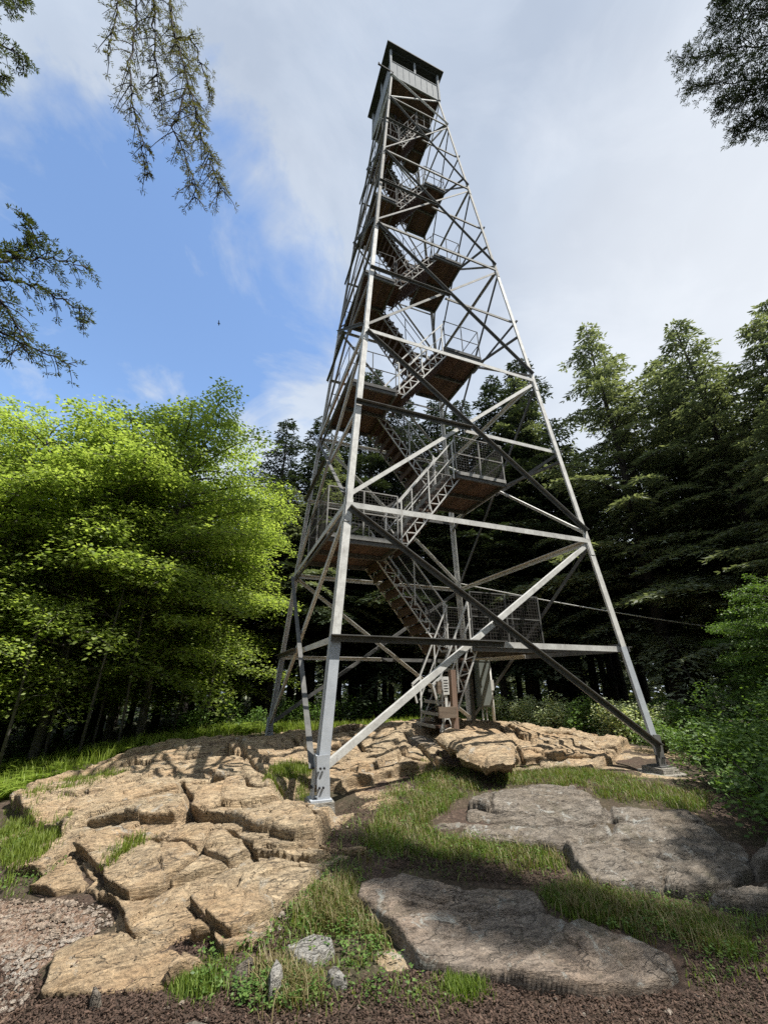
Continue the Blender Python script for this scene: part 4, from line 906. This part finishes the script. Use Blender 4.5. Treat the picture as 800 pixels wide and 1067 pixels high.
def maple_data(seed, H, R, zc, nl, ll=.10, dens=1.0):
    r = np.random.default_rng(seed); mb = MB(); rt = H*.0105
    lean = r.normal(0, .03, 2); zs = np.linspace(-.3, H*.93, 14)
    trk = [np.array([lean[0]*z+.10*math.sin(z*.55+seed), lean[1]*z+.10*math.cos(z*.5+seed*2), z]) for z in zs]
    mb.tube(trk, [rt*max(.08, 1-(i/13)*.95) for i in range(14)], 8)
    tx = lambda z: np.array([np.interp(z, zs, [p[0] for p in trk]), np.interp(z, zs, [p[1] for p in trk]), z])
    Pp = []; Dd = []; Nn = []; LL = []
    for b in range(nl):
        t = (b+r.uniform(0, 1))/nl; z = zc+(H*.9-zc)*t
        L = R*(max(.05, 1-((t-.38)/.66)**2))**.6*r.uniform(.5, 1.12); az = b*2.399+r.uniform(-.6, .6)
        o = np.array([math.cos(az), math.sin(az), 0.]); sd = np.array([-o[1], o[0], 0.]); rise = .12+.65*t+r.uniform(-.15, .25); dr = .42+.05*t
        pos = lambda s: tx(z)+o*L*s+sd*(.12*L*math.sin(s*3+b))+np.array([0, 0, L*(rise*s-dr*s*s)])
        branch_wood(mb, [pos(s) for s in np.linspace(0, 1, 6)], .01+.012*L, .004)
        m_ = max(5, int(L/.105*dens))
        for j in range(m_):
            s = .22+.78*(j+r.uniform(0, 1))/m_; p = pos(s)
            for side in (-1, 1):
                tl = (.38*L*(1-s)**.7+.25)*r.uniform(.6, 1.3); d = o*.6+sd*side*.8+np.array([0, 0, r.uniform(-.15, .35)]); d /= np.linalg.norm(d)
                k = max(3, int(tl/.045)); u = (np.arange(k)+r.uniform(0, 1, k))/k
                q = p+d*(tl*u)[:, None]+np.c_[r.normal(0, .07, (k, 2)), r.normal(-.02, .08, k)]-np.array([0, 0, 1.])*(tl*.2*u*u)[:, None]
                lat = np.cross(d, [0, 0, 1.])*np.where(np.arange(k) % 2 == 0, 1, -1)[:, None]
                Pp.append(q); Dd.append(d*.6+lat+np.c_[r.normal(0, .3, (k, 2)), r.normal(-.3, .3, k)]); Nn.append(np.c_[r.normal(0, .45, (k, 2)), np.ones(k)]); LL.append(r.uniform(.6, 1.3, k)*ll)
    L = np.concatenate(LL); return mb, diamonds(np.concatenate(Pp), np.concatenate(Dd), np.concatenate(Nn), L, L*.66)
protoM = []
for sd_, H, R, zc, nl in [(11, 11, 3.5, 1.5, 98), (12, 10, 3.2, 1.3, 92), (13, 11, 3.2, 2.2, 90)]:
    o = empty('maple'); mb, (V, F) = maple_data(sd_, H, R, zc, nl); mb.build('trunk', M_bark2, o, True); mesh_obj('crown', V, F, M_leaf, o); protoM.append([o, H, False])
MG = 'bright green maples left of the tower'
for kind, x, y, H, lab in [(0, -6.0, 5.7, 11.6, 'sunlit maple nearest the tower, boughs touching the left legs'), (1, -7.9, 4.6, 10.6, 'tall maple with a dark trunk in the middle of the bright group'),
                          (2, -9.4, 3.0, 9.6, 'maple leaning over the ferns at the left edge'), (0, -7.2, 8.4, 11.8, 'maple behind the middle one, only its top visible'), (1, -4.6, 8.6, 10.4, 'low boughed maple behind the nearest one, beside the far left leg'),
                          (2, -10.6, 6.0, 10.6, 'maple in the second row near the left edge'), (1, -11.5, 2.0, 8.6, 'maple cut by the left edge of the photo'), (2, -9.4, 10.0, 12.0, 'maple at the back of the bright group'), (0, -12.5, 8.5, 11.5, 'maple at the far left back')]:
    P = protoM[kind]; o = P[0] if not P[2] else copy_tree(P[0]); P[2] = True; s = H/P[1]
    o.location = (x, y, float(soil(x, y))); o.scale = (s, s, s); o.rotation_euler = (0, 0, random.uniform(0, 6.28)); tag(o, lab, 'maple tree', MG)
for i, (x, y, H) in enumerate([(-11, -13.5, 15), (-5, -16, 16), (2.5, -15.5, 15), (8.5, -12.5, 15), (13, -10.5, 13), (-15, -8, 14)]):  # unseen forest trees, added to cut sky light on the tower front
    place(i % 2, x, y, H, 'unseen forest hemlock added behind the camera to cut sky light', 'unseen hemlocks added behind the camera')
for (u, d, H, lab) in [(850, 10.5, 3.7, 'bright green young broadleaf tree whose low boughs reach in at the right edge'), (815, 13.5, 3.6, 'young broadleaf tree beside the bushes right of the tower leg')]:
    p = atd(u, 740, d); o = copy_tree(protoM[1][0]); s_ = H/protoM[1][1]; o.location = (p[0], p[1], float(soil(p[0], p[1]))-.1); o.scale = (s_*1.0, s_*1.0, s_)
    o.name = 'young_tree'; tag(o, lab, 'young tree', 'young broadleaf trees at the right edge')
    for ch in o.children:
        if ch.name.startswith('crown'): ch.material_slots[0].link = 'OBJECT'; ch.material_slots[0].material = M_shrub
# thin saplings under the maples
for i, (u, d, h) in enumerate([(8, 11.5, 3.2), (52, 13, 4), (86, 12, 4.4), (98, 13.5, 3.8), (125, 12.5, 4.6), (146, 14, 4.4), (178, 14.5, 3.4), (212, 14, 3.6)]):
    p = atd(u, 770, d); z = float(soil(p[0], p[1])); o = empty('sapling', (p[0], p[1], z)); r = np.random.default_rng(900+i)
    mb = MB(); a = r.normal(0, .25, 2); mb.tube([(0, 0, -.1), (a[0]*.3, a[1]*.3, h*.4), (a[0]*.6, a[1]*.9, h*.75), (a[0], a[1], h)], [.035, .028, .02, .008], 6)
    for j in range(6):
        zz = h*(.4+.09*j); th = r.uniform(0, 6.28); e = np.array([math.cos(th)*.7, math.sin(th)*.7, .25]); c0 = np.array([a[0]*zz/h, a[1]*zz/h, zz]); mb.tube([c0, c0+e*.5+np.array([0, 0, .1]), c0+e], [.012, .008, .004], 4)
    mb.build('trunk', M_bark2, o, True)
    V, F = leafball(900+i, 420, (.8, .8, h*.3), .085, .4); V = V+np.array([a[0]*.7, a[1]*.7, h*.42]); mesh_obj('crown', V, F, M_leaf, o)
    tag(o, 'thin maple sapling rising from the ferns under the bright maples', 'sapling', 'saplings under the maples')

# overhanging hemlocks close to the camera: trunks stand outside the frame, boughs reach in
def bough(mb, acc, pts, r, side_len=.5, sp=.05, ll=.036, lw=.0075, dens=1.0, sag=.5, rad=.02):
    pts = np.array(pts, float); n = len(pts); t = np.linspace(0, n-1, n*6); P = np.stack([np.interp(t, np.arange(n), pts[:, k]) for k in range(3)], -1)
    P[1:-1] += r.normal(0, .012, (len(P)-2, 3)); branch_wood(mb, list(P), rad, .004, 5)
    Ltot = np.linalg.norm(np.diff(P, axis=0), axis=1).sum(); m_ = int(Ltot/sp*.5*dens)
    for j in range(m_):
        s = (j+r.uniform(0, 1))/m_*(len(P)-2); i = int(s); f = s-i; p = P[i]*(1-f)+P[i+1]*f; d0 = P[min(i+3, len(P)-1)]-P[max(i-2, 0)]; d0 /= np.linalg.norm(d0)
        sd = np.cross(d0, r.normal(0, 1, 3)+np.array([0, 0, 1.5])); sd /= np.linalg.norm(sd)
        for side in (-1, 1):
            tl = side_len*r.uniform(.35, 1.1)*(1-.55*j/m_); d = d0*.6+sd*side*.8; d /= np.linalg.norm(d); tw = []
            for q in range(4):
                u = q/3; tw.append(p+d*tl*u+np.array([0, 0, -sag*tl*u*u]))
            mb.tube(tw, [.006, .005, .0035, .002], 3, False)
            nn = max(2, int(tl/.11)); 
            for q in range(nn):
                u = (q+.6)/nn; b = p+d*tl*u+np.array([0, 0, -sag*tl*u*u])
                for s2 in (-1, 1):
                    l2 = tl*.42*(1-.5*u)*r.uniform(.5, 1.2); lat = np.cross(d, [0, 0, 1.]); lat /= np.linalg.norm(lat)+1e-9
                    d2 = d*.7+lat*s2*.75+r.normal(0, .15, 3); d2 /= np.linalg.norm(d2); k = max(3, int(l2/(ll*.36)))
                    w = (np.arange(k)+.5)/k; q3 = b+d2*(l2*w)[:, None]-np.array([0, 0, 1.])*(sag*l2*.6*w*w)[:, None]
                    for s3 in (-1, 1):
                        lat2 = np.cross(d2, [0, 0, 1.])*s3; acc.append((q3, d2*.8+lat2*.7+r.normal(0, .22, (k, 3)), np.c_[r.normal(0, .5, (k, 2)), np.ones(k)], np.full(k, ll)*r.uniform(.6, 1.2, k), np.full(k, lw)))
def finish_tree(o, mb, acc, mat):
    mb.build('trunk', M_bark, o, True)
    P, D, Nn, L, W = [np.concatenate([a[i] for a in acc]) for i in range(5)]; V, F = diamonds(P, D, Nn, L, W); mesh_obj('crown', V, F, mat, o)
E3 = lambda *a: [np.array(q) for q in a]
# left tree
ro = np.random.default_rng(31); T0 = np.array([-9.6, -7.2, 0]); o = empty('hemlock', (0, 0, 0)); mb = MB(); acc = []
mb.tube([T0+np.array([0, 0, z]) for z in np.linspace(-1.2, 14, 10)], [.24*(1-i*.085) for i in range(10)], 9)
A = lambda u, v, d: atd(u, v, d)
bough(mb, acc, [T0+np.array([0, 0, 5.2]), (-8.2, -5.5, 5.9), A(-40, 262, 5.0), A(15, 262, 5.0), A(40, 252, 5.0), A(22, 216, 5.1)], ro, .30, ll=.048, lw=.0125, dens=1.0)
bough(mb, acc, [A(-60, 285, 5.0), A(10, 270, 5.0), A(50, 268, 5.0), A(97, 280, 5.0)], ro, .5, ll=.048, lw=.0125, dens=1.3)
bough(mb, acc, [A(-60, 275, 5.1), A(-10, 285, 5.1), A(40, 300, 5.1), A(80, 320, 5.1), A(92, 335, 5.1)], ro, .45, ll=.048, lw=.0125, dens=1.4)
bough(mb, acc, [A(-60, 330, 5.0), A(-10, 340, 5.0), A(40, 365, 5.0), A(80, 382, 5.0)], ro, .42, ll=.048, lw=.0125, dens=1.3)
bough(mb, acc, [A(-50, 290, 4.9), A(0, 310, 4.9), A(20, 340, 4.9), A(30, 370, 4.9)], ro, .5, ll=.048, lw=.0125, dens=1.5)
bough(mb, acc, [T0+np.array([0, 0, 9]), A(-80, -20, 5.4), A(0, -5, 5.4), A(28, 0, 5.4)], ro, .4, ll=.048, lw=.0125, dens=1.0)
bough(mb, acc, [A(-70, 30, 5.3), A(-15, 40, 5.3), A(15, 52, 5.3), A(28, 68, 5.3)], ro, .35, ll=.048, lw=.0125, dens=1.2)
bough(mb, acc, [A(-60, 70, 5.3), A(-10, 72, 5.3), A(8, 85, 5.3)], ro, .3, ll=.048, lw=.0125, dens=1.2)
finish_tree(o, mb, acc, M_bough); tag(o, 'hemlock standing just outside the left edge, its green boughs reaching in', 'conifer tree')
# hanging bough from a second tree behind it
ro = np.random.default_rng(33); T1 = np.array([-8.4, -10.5, 0]); o = empty('hemlock', (0, 0, 0)); mb = MB(); acc = []
mb.tube([T1+np.array([0, 0, z]) for z in np.linspace(-1.2, 15, 10)], [.26*(1-i*.085) for i in range(10)], 9)
bough(mb, acc, [T1+np.array([0, 0, 8]), (-7.2, -8, 10), A(150, -120, 3.4), A(175, -30, 3.3), A(180, 30, 3.2), A(192, 70, 3.1), A(205, 120, 3.05), A(218, 165, 3.0), A(236, 208, 3.0)], ro, .42, dens=.9, sag=.9)
bough(mb, acc, [A(150, -100, 3.4), A(142, -20, 3.3), A(140, 40, 3.3), A(134, 90, 3.3), A(146, 140, 3.3), A(152, 188, 3.3)], ro, .36, dens=.8, sag=.9, rad=.012)
bough(mb, acc, [A(160, -60, 3.3), A(160, 10, 3.3), A(162, 70, 3.3), A(170, 120, 3.3)], ro, .35, dens=1.1, sag=.9, rad=.012)
bough(mb, acc, [A(182, 40, 3.2), A(200, 40, 3.2), A(214, 80, 3.2), A(222, 105, 3.2)], ro, .3, dens=1.0, sag=.9, rad=.01)
bough(mb, acc, [A(195, 90, 3.1), A(180, 130, 3.1), A(198, 175, 3.05), A(205, 212, 3.05)], ro, .32, dens=1.0, sag=.9, rad=.01)
bough(mb, acc, [A(150, -40, 3.3), A(128, -10, 3.3), A(118, 30, 3.3), A(112, 62, 3.3)], ro, .3, dens=.5, sag=.9, rad=.01)
finish_tree(o, mb, acc, M_brown); tag(o, 'hemlock behind the camera with a thinning brownish bough hanging from the top edge', 'conifer tree')
# right tree, shading the slabs
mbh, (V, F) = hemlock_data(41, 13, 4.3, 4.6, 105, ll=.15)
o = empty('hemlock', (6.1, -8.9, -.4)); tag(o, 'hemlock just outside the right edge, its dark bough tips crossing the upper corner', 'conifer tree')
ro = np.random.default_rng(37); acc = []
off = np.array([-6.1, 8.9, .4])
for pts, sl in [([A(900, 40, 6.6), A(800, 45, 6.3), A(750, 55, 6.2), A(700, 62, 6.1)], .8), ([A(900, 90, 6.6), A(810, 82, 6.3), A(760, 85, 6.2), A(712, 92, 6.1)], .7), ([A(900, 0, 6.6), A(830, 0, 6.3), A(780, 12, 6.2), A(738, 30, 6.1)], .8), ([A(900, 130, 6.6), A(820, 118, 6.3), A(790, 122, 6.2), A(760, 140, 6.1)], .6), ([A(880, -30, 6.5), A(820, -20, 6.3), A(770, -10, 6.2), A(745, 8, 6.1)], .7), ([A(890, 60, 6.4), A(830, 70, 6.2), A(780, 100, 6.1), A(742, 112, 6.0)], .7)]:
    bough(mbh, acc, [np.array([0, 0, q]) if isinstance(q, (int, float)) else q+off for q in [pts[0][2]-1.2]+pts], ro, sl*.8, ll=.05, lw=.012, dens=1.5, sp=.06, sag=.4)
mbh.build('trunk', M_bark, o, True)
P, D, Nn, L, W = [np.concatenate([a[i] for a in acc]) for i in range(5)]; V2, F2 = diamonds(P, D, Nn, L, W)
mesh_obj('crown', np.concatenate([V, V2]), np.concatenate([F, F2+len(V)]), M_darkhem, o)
# tree behind the camera that shades the soil in front
o = empty('hemlock', (-.6, -12.6, -.4)); mbh, (V, F) = hemlock_data(43, 14, 3.0, 3.4, 90, ll=.2); mbh.build('trunk', M_bark, o, True); mesh_obj('crown', V, F, M_hem, o)
tag(o, 'hemlock behind the camera shading the foreground soil', 'conifer tree')

# small bird far up in the blue
p = atd(228, 337, 42); mb = MB()
mb.tube([p+np.array([-.2, 0, 0]), p+np.array([-.08, 0, .02]), p+np.array([.1, 0, .02]), p+np.array([.2, 0, 0])], [.01, .05, .055, .015], 6)
for s in (-1, 1): mb.add([p+np.array([-.06, 0, .03]), p+np.array([.08, 0, .03]), p+np.array([.0, s*.45, .10]), p+np.array([-.06, s*.42, .09])], [(0, 1, 2, 3)])
tag(mb.build('bird', M_black), 'tiny dark bird gliding in the blue sky', 'bird')

# ------------------------------------------------------------------ light
SUN = np.array([.43, -.30, 1.0]); SUN /= np.linalg.norm(SUN)
sl = bpy.data.lights.new('sun', 'SUN'); sl.energy = 4.4; sl.angle = math.radians(.55); sl.color = (1, .95, .86)
so = bpy.data.objects.new('sun', sl); C.objects.link(so); so.rotation_euler = Vector(SUN).to_track_quat('Z', 'Y').to_euler()
W = bpy.data.worlds.new('World'); S.world = W; W.use_nodes = True; nt = W.node_tree
bg = nt.nodes['Background']
sky = N(nt, 'ShaderNodeTexSky', sky_type='NISHITA', sun_disc=False); sky.sun_elevation = math.asin(SUN[2]); sky.sun_rotation = math.atan2(SUN[0], SUN[1]); sky.altitude = 500; sky.air_density = 1.0; sky.dust_density = .6; sky.ozone_density = 2.0
co = N(nt, 'ShaderNodeTexCoord').outputs['Generated']
sx = N(nt, 'ShaderNodeSeparateXYZ'); nt.links.new(co, sx.inputs[0])
den = math_(nt, 'ADD', math_(nt, 'MAXIMUM', sx.outputs[2], 0.0), .25)
cx = N(nt, 'ShaderNodeCombineXYZ'); nt.links.new(math_(nt, 'DIVIDE', sx.outputs[0], den), cx.inputs[0]); nt.links.new(math_(nt, 'DIVIDE', sx.outputs[1], den), cx.inputs[1])
pc = cx.outputs[0]
n1 = noise(nt, pc, 1.3, 10, .58, .35); n2 = noise(nt, pc, .7, 6, .55); n3 = noise(nt, pc, 3.2, 8, .6, .6)
def dirn(u, v): d = ray(u, v); return d/np.linalg.norm(d)
# the clear part of the sky lies to the left of the tower
blue = dirn(205, 330); dt = N(nt, 'ShaderNodeVectorMath', operation='DOT_PRODUCT'); nt.links.new(co, dt.inputs[0]); dt.inputs[1].default_value = tuple(blue)
nv = N(nt, 'ShaderNodeVectorMath', operation='NORMALIZE'); nt.links.new(co, nv.inputs[0]); nt.links.new(nv.outputs[0], dt.inputs[0])
dotv = dt.outputs['Value']
blue2 = dirn(10, 360); d2_ = N(nt, 'ShaderNodeVectorMath', operation='DOT_PRODUCT'); nt.links.new(nv.outputs[0], d2_.inputs[0]); d2_.inputs[1].default_value = tuple(blue2)
dm = math_(nt, 'MAXIMUM', dotv, d2_.outputs['Value'])
cov = math_(nt, 'ADD', math_(nt, 'MULTIPLY', math_(nt, 'SUBTRACT', n1, .5), 1.5), math_(nt, 'ADD', math_(nt, 'MULTIPLY', math_(nt, 'SUBTRACT', n3, .5), 1.5), math_(nt, 'MULTIPLY', math_(nt, 'SUBTRACT', .968, dm), 9.0)))
mask = ramp(nt, math_(nt, 'ADD', cov, .5), [(.38, (0, 0, 0)), (.52, (.35, .35, .35)), (.72, (1, 1, 1))])
ccol = ramp(nt, n2, [(.36, (.245, .285, .355)), (.5, (.325, .375, .45)), (.62, (.41, .455, .52))])
wh = ramp(nt, n3, [(.45, (0, 0, 0)), (.75, (.5, .5, .5))])
ccol = mix(nt, wh, ccol, (.46, .49, .54))
br = dirn(840, 300); d3_ = N(nt, 'ShaderNodeVectorMath', operation='DOT_PRODUCT'); nt.links.new(nv.outputs[0], d3_.inputs[0]); d3_.inputs[1].default_value = tuple(br)
ccol = mix(nt, ramp(nt, d3_.outputs['Value'], [(.84, (0, 0, 0)), (1.0, (.6, .6, .6))]), ccol, (.55, .565, .58))
SKYK = .15
skyc = mix(nt, 1.0, sky.outputs[0], (SKYK*1.0, SKYK*1.03, SKYK*1.03), 'MULTIPLY')
col = mix(nt, mask, skyc, ccol)
# background strength stays in the physical range: the clouds are given as radiance / strength
K = .12
col = mix(nt, 1.0, col, (1/K, 1/K, 1/K), 'MULTIPLY')
nt.links.new(col, bg.inputs[0]); bg.inputs[1].default_value = K

vs = S.view_settings; vs.view_transform = 'Standard'; vs.look = 'None'; vs.exposure = .92; vs.gamma = 1
try: vs.use_curve_mapping = False
except Exception: pass
S.render.engine = 'CYCLES'; cy = S.cycles
cy.use_denoising = False
try: cy.denoiser = 'OPENIMAGEDENOISE'; cy.denoising_input_passes = 'RGB_ALBEDO_NORMAL'
except Exception: pass
cy.max_bounces = 7; cy.diffuse_bounces = 4; cy.glossy_bounces = 2; cy.transmission_bounces = 3; cy.transparent_max_bounces = 4; cy.caustics_reflective = False; cy.caustics_refractive = False
S.render.film_transparent = False
